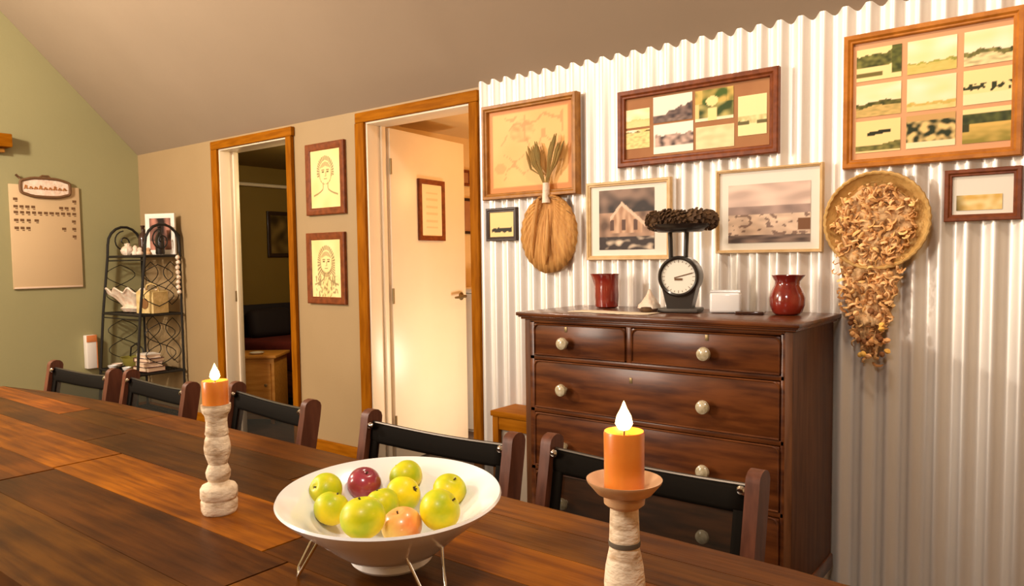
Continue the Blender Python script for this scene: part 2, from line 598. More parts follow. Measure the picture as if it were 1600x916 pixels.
def frame_ring(w, h, fw, dep, lip=.004):
    """mitred moulding round a w x h picture, in the local xz plane, its front towards -y"""
    m = MB()
    prof = [(0, 0), (0, -dep * .85), (fw * .12, -dep), (fw * .5, -dep), (fw * .72, -dep * .8), (fw * .9, -dep * .82), (fw, -dep * .7), (fw, 0)]
    loops = []
    for ins, y in prof:
        a, b = w / 2 - ins, h / 2 - ins
        loops.append([m.bm.verts.new((x, y, z)) for x, z in ((-a, -b), (a, -b), (a, b), (-a, b))])
    n = len(loops)
    for i in range(n):
        A, B = loops[i], loops[(i + 1) % n]
        for k in range(4):
            l = (k + 1) % 4
            m.bm.faces.new((A[k], A[l], B[l], B[k]))
    return m


def wall_frame(name, label, px, fmat, fw, dep, matm, Y=-.021, cat='picture', square=True):
    """a framed picture hung on the long wall; px are its corners TL, TR, BR, BL in the photograph"""
    P = [on_y(x, y, Y - dep * .5) for x, y in px]
    xl, xr = (P[0].x + P[3].x) / 2, (P[1].x + P[2].x) / 2
    zt, zb = (P[0].z + P[1].z) / 2, (P[2].z + P[3].z) / 2
    w, h = xr - xl, zt - zb
    cx, cz = (xl + xr) / 2, (zt + zb) / 2
    t = thing(name, label, cat, (cx, Y, cz))
    frame_ring(w, h, fw, dep).build('frame', fmat, t, smooth=30)
    MB().box((0, -dep * .25, 0), (w - fw * 1.2, dep * .3, h - fw * 1.2)).build('mount', matm, t, smooth=0)
    t['w'] = w
    del t['w']
    return t, w, h, cx, cz, Y - dep * .4 - .0008 - Y


# --- painters (u to the right, v up) ---
CRM = srgb(250, 235, 185)


def scene_photo(seed, sky, hill, field, hor=.45, dark=None, amp=.12):
    def f(u, v):
        k = hor + amp * nz(u * 3.1, 0.3, seed) + .04 * nz(u * 11, 0, seed + 3)
        if v > k + amp * .9 + .08 * nz(u * 5, 1.7, seed):
            return lerp(sky, (1, .97, .85), .25 + .5 * nz(u * 2, v * 3, seed))
        if v > k:
            return lerp(hill, dark or hill, .5 + .9 * nz(u * 9, v * 9, seed + 5))
        return lerp(field, hill, .15 + .6 * nz(u * 6, v * 14, seed + 9))
    return f


def botanical(u, v):
    base = srgb(236, 176, 98)
    c = lerp(base, srgb(242, 188, 112), .5 + nz(u * 3, v * 3, 2))
    if not (.06 < u < .94 and .08 < v < .94):
        return lerp(srgb(196, 118, 48), c, .15)
    d = abs(nz(u * 4.5, v * 4.5, 11))
    if d < .035 and .15 < u < .9 and .15 < v < .9:
        c = lerp(c, srgb(170, 118, 55), .55)
    if math.hypot(u - .42, (v - .72) * 1.1) < .15:
        c = lerp(c, srgb(190, 140, 70), .35 + nz(u * 14, v * 14, 3))
    if math.hypot(u - .15, v - .3) < .07:
        c = lerp(c, srgb(160, 120, 55), .4)
    return c


def homestead(u, v):
    sky = srgb(120, 95, 80)
    if v > .62:
        c = lerp(srgb(45, 32, 24), srgb(150, 120, 100), .35 + .9 * nz(u * 5, v * 6, 4) + (v - .8) * 2.2)
    else:
        c = lerp(srgb(95, 68, 48), srgb(190, 150, 120), .5 + .9 * nz(u * 6, v * 6, 8))
    # the pale gabled roof and lean-to
    ridge = .80 - abs(u - .42) * (1.2 if u < .42 else .85)
    if v < ridge and v > ridge - .07 and .2 < u < .85:
        c = srgb(225, 190, 160)
    elif v < ridge - .07 and v > .28 and .2 < u < .8:
        c = lerp(srgb(170, 125, 92), srgb(215, 175, 140), .5 + nz(u * 16, v * 5, 7))
        if (int(u * 14) % 3 == 0) and .32 < v < .5:
            c = srgb(90, 58, 40)
    if v < .22:
        c = lerp(srgb(52, 36, 28), srgb(235, 210, 180), 1.9 * nz(u * 7, v * 12, 21))
    return c


def harbour(u, v):
    if v > .62:
        return lerp(srgb(196, 168, 152), srgb(238, 208, 188), .5 + nz(u * 3, v * 7, 1))
    if v > .48:
        k = .5 + .8 * nz(u * 6, v * 5, 2)
        return lerp(srgb(128, 108, 100), srgb(190, 160, 145), k)
    if v > .14:
        c = lerp(srgb(206, 176, 150), srgb(238, 206, 176), .5 + .9 * nz(u * 7, v * 14, 5))
        if nz(u * 13, v * 16, 6) > .22:
            c = srgb(140, 112, 96)
        if u > .85 and .2 < v < .4:
            c = srgb(120, 78, 45)
        return c
    return lerp(srgb(78, 62, 56), srgb(150, 124, 108), .4 + nz(u * 5, v * 20, 9) + u * .3)


def portrait(long_hair, seed):
    def f(u, v):
        c = lerp(srgb(252, 226, 160), srgb(245, 212, 142), .5 + nz(u * 3, v * 3, seed))
        ink = srgb(78, 50, 22)
        x, y = (u - .5) / .20, (v - .60) / .19
        r = math.hypot(x, y)
        stroke = .55 + .45 * math.sin(math.atan2(y, x) * 34 + 6 * nz(u * 4, v * 4, seed))
        k = 0.0
        if 1.0 < math.hypot(x, y - .12) < 1.42 and y > (-.3 if not long_hair else -2.2):
            k = .75 * stroke
        if long_hair and .95 < abs(x) < 1.45 and -2.1 < y < .3:
            k = max(k, .7 * stroke)
        if r < 1.0:
            if y > .62 - .25 * abs(x):
                k = .7 * stroke
            k = max(k, .35 * max(0, (abs(x) - .72) * 3))
            for ex in (-.38, .38):
                if abs(x - ex) < .20 and abs(y - .10) < .055:
                    k = .85
                if abs(x - ex) < .24 and abs(y - .27) < .04:
                    k = .6
            if abs(x - .10) < .05 and -.28 < y < .08 or (abs(x) < .15 and abs(y + .30) < .035):
                k = max(k, .5)
            if abs(x) < .26 and abs(y + .53) < .04:
                k = .75
        elif r < 1.05 and y < 0:
            k = max(k, .7)
        if (abs(abs(x) - .40) < .05 and -1.35 < y < -.85) or (.38 < abs(x) < 2.0 and abs(y + 1.30 + .55 * math.sqrt(abs(x) - .38)) < .07):
            k = max(k, .6)
        if long_hair and y < -1.2 and abs(x) < 1.9 and nz(u * 22, v * 16, seed + 2) > .14:
            k = max(k, .55)
        return lerp(c, ink, min(1, k * 1.15))
    return f


# --- the pictures on the corrugated wall ---
t, w, h, cx, cz, yp = wall_frame('framed_map', 'large square golden wood frame with faint tan drawing beside the open doorway',
                                 [(754, 166), (902, 146), (905, 303), (758, 314)], M_FROAK, .030, .042, mat('golden_tan_mount', (.58, .30, .10), .8))
picture('faded_drawing', 0, 0, w - .055, h - .055, yp - .001, botanical, t, 60)

t, w, h, cx, cz, yp = wall_frame('small_dark_frame', 'tiny dark framed print hanging below the large golden frame',
                                 [(759, 326), (808, 324), (808, 375), (762, 378)], M_FRDK, .020, .018, M_MATW)
picture('print', 0, 0, w - .035, h - .035, yp - .001,
        lambda u, v: srgb(40, 32, 12) if .2 + .06 * nz(u * 9, 0, 4) < v < .36 + .06 * nz(u * 12, 1, 4) and .1 < u < .9 else srgb(246, 212, 140), t, 36)

# brown multi-photo frame
Yb = -.021
t, w, h, cx, cz, yp = wall_frame('brown_collage_frame', 'wide dark brown frame holding seven small landscape photos above the scale',
                                 [(965, 145), (1217, 104), (1218, 240), (968, 262)], M_FRBR, .034, .030, M_MATBR)


def sub_pic(name, px, fn, n=34):
    P = [on_y(x, y, -.036) for x, y in px]
    xl, xr = (P[0].x + P[3].x) / 2, (P[1].x + P[2].x) / 2
    zt, zb = (P[0].z + P[1].z) / 2, (P[2].z + P[3].z) / 2
    return picture(name, (xl + xr) / 2 - cx, (zt + zb) / 2 - cz, xr - xl, zt - zb, yp - .0012, fn, t, n)


G1 = scene_photo(3, srgb(252, 232, 170), srgb(150, 140, 60), srgb(240, 205, 120), .3)
sub_pic('photo', [(978, 173), (1015, 168), (1015, 197), (978, 201)], scene_photo(2, srgb(252, 226, 160), srgb(240, 205, 130), srgb(245, 215, 145), .3))
sub_pic('photo', [(978, 205), (1015, 200), (1015, 230), (978, 234)], scene_photo(5, srgb(245, 205, 120), srgb(120, 100, 30), srgb(250, 220, 140), .85, amp=.05))


def bw_tree(u, v):
    if v < .12:
        return lerp(srgb(90, 70, 60), srgb(150, 125, 110), .5 + nz(u * 8, v * 8, 1))
    k = .28 + .55 * max(0, u - .25) + .12 * nz(u * 8, 0, 2)
    if v < k:
        return lerp(srgb(50, 34, 34), srgb(150, 122, 108), .4 + .9 * nz(u * 7, v * 7, 3))
    return srgb(250, 238, 215)


sub_pic('photo', [(1020, 153), (1081, 143), (1082, 186), (1021, 192)], bw_tree)
sub_pic('photo', [(1020, 195), (1083, 189), (1083, 235), (1022, 241)],
        lambda u, v: srgb(252, 242, 222) if v < .22 or v > .62 + .1 * nz(u * 6, 0, 3) else (
            lerp(srgb(70, 52, 46), srgb(215, 180, 160), .6 + 1.1 * nz(u * 7, v * 8, 5)) if u > .05 else srgb(240, 220, 200)))


def garden(u, v):
    k = nz(u * 4, v * 4, 12)
    if math.hypot(u - .45, v - .62) < .16 or (abs(u - .45) < .12 and v < .4):
        return srgb(250, 225, 150)
    if v < .1:
        return srgb(250, 232, 190)
    if v < .55:
        return lerp(srgb(50, 70, 8), srgb(215, 195, 110), .3 + 1.2 * k) if u > .1 else srgb(245, 205, 130)
    return lerp(srgb(70, 95, 20), srgb(215, 180, 90), .35 + 1.4 * k + (.5 if u < .18 or u > .85 else 0))


sub_pic('photo', [(1086, 143), (1146, 134), (1146, 185), (1086, 190)], garden)
sub_pic('photo', [(1087, 199), (1147, 193), (1147, 228), (1087, 234)], lambda u, v: lerp(srgb(253, 225, 170), srgb(250, 205, 150), .5 + nz(u * 4, v * 5, 7)))
sub_pic('photo', [(1153, 151), (1198, 145), (1198, 208), (1153, 213)],
        lambda u, v: srgb(105, 95, 50) if .28 < v < .36 + .05 * nz(u * 10, 0, 3) and (u < .4 or u > .65) else (
            lerp(srgb(200, 185, 120), srgb(245, 225, 160), .5 + nz(u * 8, v * 8, 3)) if .3 < v < .5 else srgb(252, 232, 168)))

t, w, h, cx, cz, yp = wall_frame('light_oak_frame', 'pale oak frame with sepia photo of a gabled house beside the pine cones',
                                 [(915, 285), (1048, 279), (1050, 403), (920, 409)], M_FRLT, .019, .022, M_MATW)
sub_pic('photo', [(934, 298), (1021, 293), (1022, 388), (937, 392)], homestead, 70)

t, w, h, cx, cz, yp = wall_frame('landscape_frame', 'thin golden frame with pale sepia harbour town photo between scale and basket',
                                 [(1118, 266), (1286, 255), (1287, 394), (1121, 396)], M_FRLT, .012, .024, M_MATW)
sub_pic('photo', [(1137, 290), (1266, 282), (1266, 378), (1138, 380)], harbour, 80)

t, w, h, cx, cz, yp = wall_frame('orange_collage_frame', 'big orange pine frame with nine countryside photos at upper right',
                                 [(1317, 58), (1600, 10), (1600, 243), (1320, 265)], M_FROR, .030, .030, M_MATPK)
SKY = srgb(252, 228, 158)
dkg, grn, fld = srgb(62, 66, 22), srgb(150, 148, 60), srgb(245, 218, 150)


def p_a(u, v):
    if u > .78 and v > .15:
        return lerp(srgb(60, 66, 20), srgb(110, 112, 45), .5 + nz(u * 9, v * 9, 2))
    if v > .42 + .05 * nz(u * 7, 0, 1) and v < .78 + .14 * nz(u * 4, 0, 2) + u * .1:
        return lerp(dkg, srgb(150, 145, 70), .35 + .8 * nz(u * 8, v * 8, 4))
    if .12 < v < .24 + .05 * nz(u * 5, 2, 2) and u < .6:
        return srgb(120, 105, 50)
    return SKY


def p_f(u, v):
    if .35 < v < .6 and nz(u * 9, v * 7, 31) > .06:
        return srgb(52, 55, 22)
    if v < .3:
        return srgb(253, 236, 180)
    return SKY


def p_h(u, v):
    if v < .18:
        return srgb(250, 232, 180)
    if v > .8:
        return srgb(210, 165, 100)
    return lerp(srgb(40, 48, 16), srgb(240, 205, 130), .5 + 2.0 * nz(u * 6.5, v * 6, 17))


def p_g(u, v):
    if .52 < v < .70 and .25 < u < .8 and abs(v - .56 - (u - .25) * .18) < .06:
        return srgb(40, 42, 15)
    if v < .22 + .25 * max(0, u - .55) and v > .05:
        return lerp(srgb(85, 85, 35), srgb(150, 140, 70), .5 + nz(u * 8, v * 8, 3))
    return srgb(250, 222, 150)


def p_i(u, v):
    if v > .86:
        return SKY
    if v > .58:
        return lerp(srgb(48, 55, 18), srgb(90, 95, 40), .5 + nz(u * 8, v * 5, 3))
    if u < .15 and v > .35:
        return srgb(60, 60, 22)
    return lerp(srgb(150, 135, 50), srgb(225, 185, 95), v * 1.8 + .5 * nz(u * 4, v * 9, 6))


FOOT = scene_photo(41, SKY, srgb(120, 112, 50), srgb(222, 186, 110), .30, dkg, .14)
cols = [((1338, 1408), (p_a, FOOT, p_g)),
        ((1417, 1494), (scene_photo(51, SKY, srgb(185, 178, 78), srgb(225, 200, 110), .28, grn, .06),
                        scene_photo(61, SKY, srgb(235, 190, 105), srgb(248, 215, 140), .18, srgb(200, 180, 90), .10), p_h)),
        ((1505, 1585), (scene_photo(71, SKY, dkg, srgb(250, 226, 165), .30, srgb(160, 150, 80), .12), p_f, p_i))]
rows = [(.150, .268), (-.010, .108), (-.172, -.054)]
Wf = w - .06 - .03
Hf = h - .06 - .03
colw = (.132, .143, .143)
cxs = []
for (xa_, xb_), fns in cols:
    A = on_y(xa_, 140, -.036).x - cx
    B = on_y(xb_, 140, -.036).x - cx
    for k, fn in enumerate(fns):
        zc = Hf / 2 - (k + .5) * Hf / 3
        picture('photo', (A + B) / 2, zc, B - A, Hf / 3 - .014, yp - .0012, fn, t, 40)

t, w, h, cx, cz, yp = wall_frame('small_brown_frame', 'small reddish brown frame with a faint field photo right of the basket',
                                 [(1475, 266), (1597, 260), (1597, 344), (1477, 346)], M_FRBR, .022, .022, M_MATW)
sub_pic('photo', [(1494, 305), (1566, 303), (1566, 327), (1494, 329)],
        lambda u, v: lerp(srgb(95, 80, 25), lerp(srgb(225, 180, 90), srgb(250, 225, 160), .5 + nz(u * 5, v * 3, 1)), u * 3.5 + .3 * v), 36)

# --- the two portrait drawings between the doors ---
t, w, h, cx, cz, yp = wall_frame('upper_portrait_frame', 'brown framed ink portrait of a person, upper one between the doorways',
                                 [(478, 226), (539, 219), (539, 334), (480, 337)], M_FRBR, .042, .022, M_MATW, Y=-.001)
picture('portrait_drawing', 0, 0, w - .078, h - .078, yp - .001, portrait(False, 4), t, 84)
t, w, h, cx, cz, yp = wall_frame('lower_portrait_frame', 'brown framed ink portrait of a person with dark hair, lower one',
                                 [(480, 365), (540, 362), (540, 474), (482, 476)], M_FRBR, .042, .022, M_MATW, Y=-.001)
picture('portrait_drawing', 0, 0, w - .078, h - .078, yp - .001, portrait(True, 9), t, 84)

# picture hung on the open door
t = thing('door_picture', 'narrow brown framed print hanging on the open cream door', 'picture',
          leaf.matrix_basis @ Vector((.382, -.0185, 1.515)) if False else (0, 0, 0))
lm = Matrix.Translation((-3.215, TH + .005, 0.01)) @ Matrix.Rotation(LA, 4, 'Z')
t.location = lm @ Vector((.378, -.019, 1.515))
t.rotation_euler = (0, 0, LA)
frame_ring(.262, .375, .030, .018).build('frame', M_FRBR, t, smooth=30)
MB().box((0, -.005, 0), (.23, .006, .34)).build('mount', M_MATW, t, smooth=0)
picture('print', 0, 0, .205, .318, -.0095, lambda u, v: lerp(srgb(250, 220, 175), srgb(240, 200, 150), (.9 if (.2 < u < .8 and int(v * 22) % 3 == 0 and .15 < v < .85) else 0)), t, 40)

# ------------------------------------------------------------------ palm leaf fan with stalks
F0 = on_y(857, 362, -.05)
fan = thing('palm_leaf_fan', 'round golden dried palm leaf fan hanging beside the large golden frame', 'fan', (F0.x, -.03, F0.z))
m = MB()
NR = 56
ctr_f = m.bm.verts.new((0, -.028, .155))
rings = []
for k in range(1, 7):
    ring = []
    for i in range(NR):
        a = 2 * PI * i / NR
        rr = .160 * (1 + .03 * nz(math.cos(a) * 3, math.sin(a) * 3, 4))
        ox, oz = rr * math.sin(a) * .98, rr * math.cos(a) * 1.12 - .01
        p0 = Vector((0, 0, .155))
        q = Vector((ox, 0, oz))
        pt = p0.lerp(q, k / 6)
        d = .030 * math.sin(min(1, k / 6) * PI * .93) + .004 * (1 if i % 2 else -1) * k / 6
        ring.append(m.bm.verts.new((pt.x, -.012 - d, pt.z)))
    rings.append(ring)
for i in range(NR):
    j = (i + 1) % NR
    m.bm.faces.new((ctr_f, rings[0][i], rings[0][j]))
    for A, B in zip(rings, rings[1:]):
        m.bm.faces.new((A[i], B[i], B[j], A[j]))
m.build('fan_blade', M_FAN, fan, smooth=25, solid=.003)
m = MB()
for sx in (-1, 1):
    m.tube([(sx * .004, -.04, .165), (sx * .05, -.035, .145), (sx * .10, -.03, .10), (sx * .135, -.022, .06)], [.006, .008, .007, .004], 8)
m.build('leaf_rib', M_FANDK, fan)
m = MB()
m.tube([(-.035, -.05, .15), (-.055, -.052, .05), (-.075, -.045, -.06), (-.08, -.035, -.12)], [.006, .012, .012, .004], 8)
m.tube([(0.02, -.052, .10), (.022, -.056, .0), (.01, -.05, -.10), (-.01, -.035, -.15)], [.004, .010, .012, .004], 8)
m.build('folded_leaf', M_FAN, fan)
m = MB()
m.tube([(0, -.035, .13), (0, -.036, .22)], [.020, .015], 10)
m.build('handle', M_SHELL, fan)
for k in range(17):
    m = MB()
    s_ = -1 if k < 8 else 1
    f = (k % 8) / 8
    tx = s_ * (.03 + .07 * f) - .005
    tz = .22 + .17 * (1 - .35 * abs(f - .4)) + random.uniform(-.03, .02)
    pts = [(random.uniform(-.008, .008), -.036, .20), (tx * .35, -.040, .26), (tx * .8, -.045, tz - .05), (tx, -.04, tz), (tx * 1.15, -.035, tz + .035)]
    m.tube(pts, [.0025, .0022, .005, .007, .0015], 6)
    m.build('stalk', M_STALK, fan)

# ------------------------------------------------------------------ wicker tray and seagrass garland
B0 = on_y(1369, 345, -.06)
bk = thing('wicker_tray', 'round shallow wicker tray hung on the corrugated wall above the dresser edge', 'basket', (B0.x, -.022, B0.z))
RB = .163
MX = Matrix.Rotation(PI / 2, 4, 'X')    # lathe axis to -y
m = MB()
m.lathe([(0, .004), (.10, .004), (.135, .012), (RB, .045), (RB + .004, .050), (RB - .004, .050), (.132, .020), (.098, .012), (0, .012)], 64, mtx=MX)
m.build('tray_bowl', M_WICKER, bk)
for rr, yy, th in ((RB, .050, .0065), (.150, .034, .004), (.136, .020, .004), (.118, .014, .004), (.10, .013, .004)):
    pts = []
    n_ = 120
    for i in range(n_):
        a = 2 * PI * i / n_
        pts.append((math.cos(a) * (rr + .0015 * math.sin(a * 40)), -yy - .001 * math.cos(a * 40), math.sin(a) * (rr + .0015 * math.sin(a * 40))))
    MB().tube(pts, th, 7, closed=True).build('woven_hoop', M_WICKER, bk)
gar = thing('seagrass_garland', 'tangled dried seagrass and shell garland spilling from the wicker tray', 'garland', (B0.x, -.03, B0.z))
random.seed(5)
m = MB()
G = []


def inside(px_, pz_):
    if pz_ > -.09:
        return math.hypot(px_ + .005, pz_ + .005) < .128
    wdt = .115 + (pz_ + .09) * .17
    return abs(px_ + .025 - (pz_ + .09) * -.02) < wdt * (1 if pz_ > -.30 else max(.1, 1 + (pz_ + .30) * 3.4))


def lump(u, v):
    z_ = .115 - u * .585
    if z_ > -.09:
        hw_ = math.sqrt(max(1e-5, .130 ** 2 - (z_ + .005) ** 2))
        hw_ = max(hw_, .02)
        cx_ = -.005
    else:
        hw_ = .115 + (z_ + .09) * .17
        if z_ < -.30:
            hw_ *= max(.12, 1 + (z_ + .30) * 3.2)
        cx_ = -.025 - (z_ + .09) * .02
    w_ = (v - .5) * 2
    dp = .030 * math.sqrt(max(0, 1 - w_ * w_)) + .010 + .016 * nz(u * 16, v * 6, 2) + .008 * nz(u * 40, v * 18, 6)
    return Vector((cx_ + w_ * hw_ * (.93 + .12 * nz(u * 14, w_, 9)), -dp, z_))


MB().grid(lump, 90, 40).build('matted_fibre', mat('matted_seagrass', (.26, .12, .035), .9, col2=(.80, .52, .25), scale=26, bump=.6, bscale=60, detail=6, lo=.38, hi=.56), gar, smooth=80)
cnt = 0
while cnt < 560:
    px_ = random.uniform(-.15, .14)
    pz_ = random.uniform(-.49, .13)
    if not inside(px_, pz_):
        continue
    cnt += 1
    if pz_ < -.30 and abs(px_ + .02) > .075:
        continue
    L_ = random.uniform(.02, .05)
    a = random.uniform(0, 2 * PI)
    dep = random.uniform(.028, .050) if pz_ > -.3 else random.uniform(.018, .036)
    curl = random.uniform(-2.2, 2.2)
    pts = []
    x_, z_ = px_, pz_
    for k in range(5):
        if not inside(x_, z_):
            a += 1.2
        x_ += math.cos(a) * L_ / 5
        z_ += math.sin(a) * L_ / 5
        a += curl / 5 * 1.6
        pts.append((x_, -dep - .006 * math.sin(k * .7), z_))
    tn = random.choice(((1.15, 1.0, .85), (.9, .75, .55), (1.25, 1.1, .95), (.50, .33, .20), (1.2, 1.1, .8), (1.0, .8, .6), (.75, .55, .35)))
    rr = random.uniform(.003, .0075)
    m.tube(pts, [rr * .5, rr, rr, rr, rr * .4], 6, tone=tn, flat=.5)
o = m.build('tangled_fibre', M_SEAG, gar)
o['kind'] = 'stuff'
m = MB()
for k in range(26):
    a = random.uniform(0, 2 * PI)
    q = random.random()
    px_, pz_ = (-.02 + .05 * math.cos(a), -.36 + .055 * math.sin(a)) if k < 14 else (random.uniform(-.04, .05), random.uniform(-.47, -.40))
    m.lathe([(0, -.010), (.008, -.006), (.011, 0), (.007, .006), (0, .010)], 10, mtx=TM((px_, -.06 - .01 * q, pz_), rx=random.uniform(0, 3), rz=random.uniform(0, 3)),
            tone=random.choice(((1.3, 1.1, .45), (1.35, 1.1, .9), (.35, .2, .12))))
o = m.build('seed_pod', M_SEAG, gar)
o['kind'] = 'stuff'

# ------------------------------------------------------------------ chest of drawers
DXL, DXR, DY = -1.766, -.722, -.49
DT = 1.008
dc = thing('chest_of_drawers', 'dark mahogany chest of drawers with pale knobs against the corrugated wall', 'chest of drawers', (0, 0, 0))
YBk = -.028
wd = DXR - DXL
m = MB()
m.box((DXR - .0125, (DY + YBk) / 2, .53), (.025, YBk - DY, .90), .002)
m.build('side_panel', M_MAHOGV, dc)
m = MB()
m.box((DXL + .0125, (DY + YBk) / 2, .53), (.025, YBk - DY, .90), .002)
m.build('side_panel', M_MAHOGV, dc)
m = MB()
m.box(((DXL + DXR) / 2, YBk - .006, .53), (wd - .05, .012, .90))
m.build('back_panel', M_MAHOG, dc, smooth=0)
# top with moulded edge
m = MB()
x0, x1, y0, y1 = DXL - .028, DXR + .026, DY - .024, YBk + .004
for (ins, za, zb) in ((0.0, DT - .014, DT), (.006, DT - .020, DT - .014), (.014, DT - .028, DT - .020)):
    m.box(((x0 + x1) / 2, (y0 + ins + y1) / 2, (za + zb) / 2), (x1 - x0 - 2 * ins, y1 - y0 - ins, zb - za), .003)
m.build('top', M_MAHOG, dc)
# rails between drawers
rails = [.975, .831, .623, .390]
m = MB()
for z in rails:
    m.box(((DXL + DXR) / 2, DY + .012, z), (wd - .05, .024, .016), .002)
m.box(((DXL + DXR) / 2, DY + .012, .152), (wd - .05, .024, .05), .002)
m.box((-1.300, DY + .012, .903), (.022, .024, .13), .002)
m.box((DXL + .035, DY + .012, .55), (.022, .024, .85), .002)
m.box((DXR - .030, DY + .012, .55), (.014, .024, .85), .002)
m.build('front_rail', M_MAHOG, dc)
XA, XB = DXL + .045, DXR - .036
ZR = [(.966, .840, [(XA, -1.311, -1.5687), (-1.289, XB, -1.003)]),
      (.822, .632, [(XA, XB, None)]),
      (.614, .399, [(XA, XB, None)]),
      (.381, .180, [(XA, XB, None)])]
for zt, zb, cells in ZR:
    for xa_, xb_, kx in cells:
        cxx, czz = (xa_ + xb_) / 2, (zt + zb) / 2
        dr = MB().box((cxx, DY + .008, czz), (xb_ - xa_ - .004, .022, zt - zb - .004), .004).build('drawer', M_MAHOG, dc)
        # cock bead with rounded upper corners
        a, b = (xb_ - xa_) / 2 - .004, (zt - zb) / 2 - .004
        r_ = .022
        pts = [(-a, -b), (a, -b)]
        for (qx, qz, s0) in ((a - r_, b - r_, 0), (-a + r_, b - r_, 90)):
            for k in range(6):
                an = R(s0 + 90 * k / 5)
                pts.append((qx + r_ * math.cos(an), qz + r_ * math.sin(an)))
        MB().tube([(cxx + px_, DY - .004, czz + pz_) for px_, pz_ in pts], .0035, 6, closed=True).build('bead', M_MAHOG, dr)
        for kxx in ([kx] if kx else [-1.575, -1.006]):
            kz = {0: .895, 1: .716, 2: .497, 3: .275}[[q[0] for q in ZR].index(zt)]
            kb = MB().lathe([(0, 0), (.010, 0), (.009, .012), (.019, .018), (.024, .027), (.022, .036), (.012, .042), (0, .043)], 24,
                            mtx=TM((kxx, DY - .003, kz), rx=PI / 2)).build('knob', M_KNOB, dr)
            kb['label'] = 'pale round glass knob'
        for kxx in ([kx] if kx else [-1.29]):
            MB().box((kxx, DY - .0035, kz + .052 if kx else kz + .06), (.012, .003, .02), .001).build('keyhole_plate', M_BRASS, dr)
# plinth and turned feet
m = MB()
m.box(((DXL + DXR) / 2, (DY + YBk) / 2, .10), (wd + .014, YBk - DY + .006, .055), .006)
m.build('plinth', M_MAHOG, dc)
for fx in (DXL + .05, DXR - .05):
    for fy in (DY + .05, YBk - .06):
        MB().lathe([(0, 0), (.022, 0), (.030, .012), (.034, .035), (.028, .055), (.032, .073), (0, .073)], 20, mtx=TM((fx, fy, 0))).build('foot', M_MAHOG, dc)

# --- things on the chest ---
def jug(name, label, x, y, k=1.0, rz=0.0):
    t = thing(name, label, 'jug', (x, y, DT + .001), rz, 'red jugs on the chest')
    m = MB()
    prof = [(0, 0), (.040, 0), (.050, .008), (.060, .035), (.061, .060), (.052, .088), (.043, .105), (.042, .118), (.052, .136), (.054, .140),
            (.050, .139), (.039, .120), (.039, .105), (.046, .088), (.053, .060), (.050, .020), (0, .010)]
    m.lathe([(r_ * k, z * k) for r_, z in prof], 40, rfn=lambda a, z: 1 + (.12 * max(0, math.cos(a)) ** 12 if z > .125 * k else 0))
    m.build('body', M_REDG, t)
    return t


J2 = on_y(1230, 490, -.17)
j = jug('red_jug', 'round bellied oxblood red jug at the right end of the chest', J2.x, -.17, 1.0, R(20))
J1 = on_y(948, 476, -.15)
j = thing('red_jug', 'smaller red ceramic jug with a spout at the left end of the chest', 'jug', (J1.x, -.15, DT + .001), PI + .3, 'red jugs on the chest')
MB().lathe([(0, 0), (.040, 0), (.048, .006), (.051, .05), (.049, .09), (.050, .135), (.053, .142), (.049, .141), (.045, .09), (.046, .02), (0, .012)], 36,
           rfn=lambda a, z: 1 + (.35 * max(0, math.cos(a)) ** 14 if z > .11 else 0)).build('body', M_REDG, j)

# kitchen scale
S0 = on_y(1062, 478, -.24)
sc = thing('kitchen_scale', 'black antique kitchen scale with round white dial on the chest', 'scale', (S0.x, -.24, DT + .001), R(12))
m = MB()
m.box((0, .02, .008), (.15, .12, .016), .005)
m.build('base', M_GREYM, sc)
m = MB()
# tapering body with round head
poly = [(-.040, 0)] + [(-.048, .035), (-.058, .07)]
head = [(math.cos(R(a)) * .078, .135 + math.sin(R(a)) * .078) for a in range(215, -36, -10)]
poly = [(-.045, .012)] + head + [(.045, .012)]
m.prism(poly[::-1], 0, .07, mtx=Matrix(((1, 0, 0, 0), (0, 0, 1, -.015), (0, 1, 0, 0), (0, 0, 0, 1))))
m.build('housing', M_SCALE, sc, smooth=30)
m = MB()
m.lathe([(.064, 0), (.077, 0), (.077, .012), (.070, .018), (.064, .014), (.064, 0)], 48, mtx=TM((0, -.012, .135), rx=PI / 2))
m.build('bezel', M_SCALE, sc)
m = MB()
m.lathe([(0, 0), (.065, 0), (.065, .006), (0, .006)], 48, mtx=TM((0, -.014, .135), rx=PI / 2))
dial = m.build('dial', M_DIAL, sc)
m = MB()
for k in range(24):
    a = R(k * 15)
    r0, r1 = .054, .060
    m.box((0, -.0206, .057), (.0016, .0008, .006 if k % 3 else .010), mtx=TM((0, 0, .135)) @ Matrix.Rotation(a, 4, 'Y'))
m.build('graduation_mark', M_INK, dial, smooth=0)
m = MB()
m.box((0, -.0215, .018), (.0035, .001, .07), mtx=TM((0, 0, .135)) @ Matrix.Rotation(R(75), 4, 'Y'))
m.box((0, -.0215, 0), (.03, .001, .008), mtx=TM((0, 0, .125)))
m.build('pointer', M_INK, dial, smooth=0)
for sx in (-1, 1):
    MB().tube([(sx * .028 - .01, .02, .20), (sx * .030 - .01, .02, .262), (sx * .032 - .01, .02, .305)], .009, 8).build('pan_support', M_SCALE, sc)
m = MB()
m.lathe([(0, .300), (.08, .302), (.115, .318), (.125, .330), (.121, .331), (.11, .323), (.07, .308), (0, .306)], 40, mtx=Matrix.Diagonal((1.0, .75, 1, 1)))
m.build('pan', M_SCALE, sc)


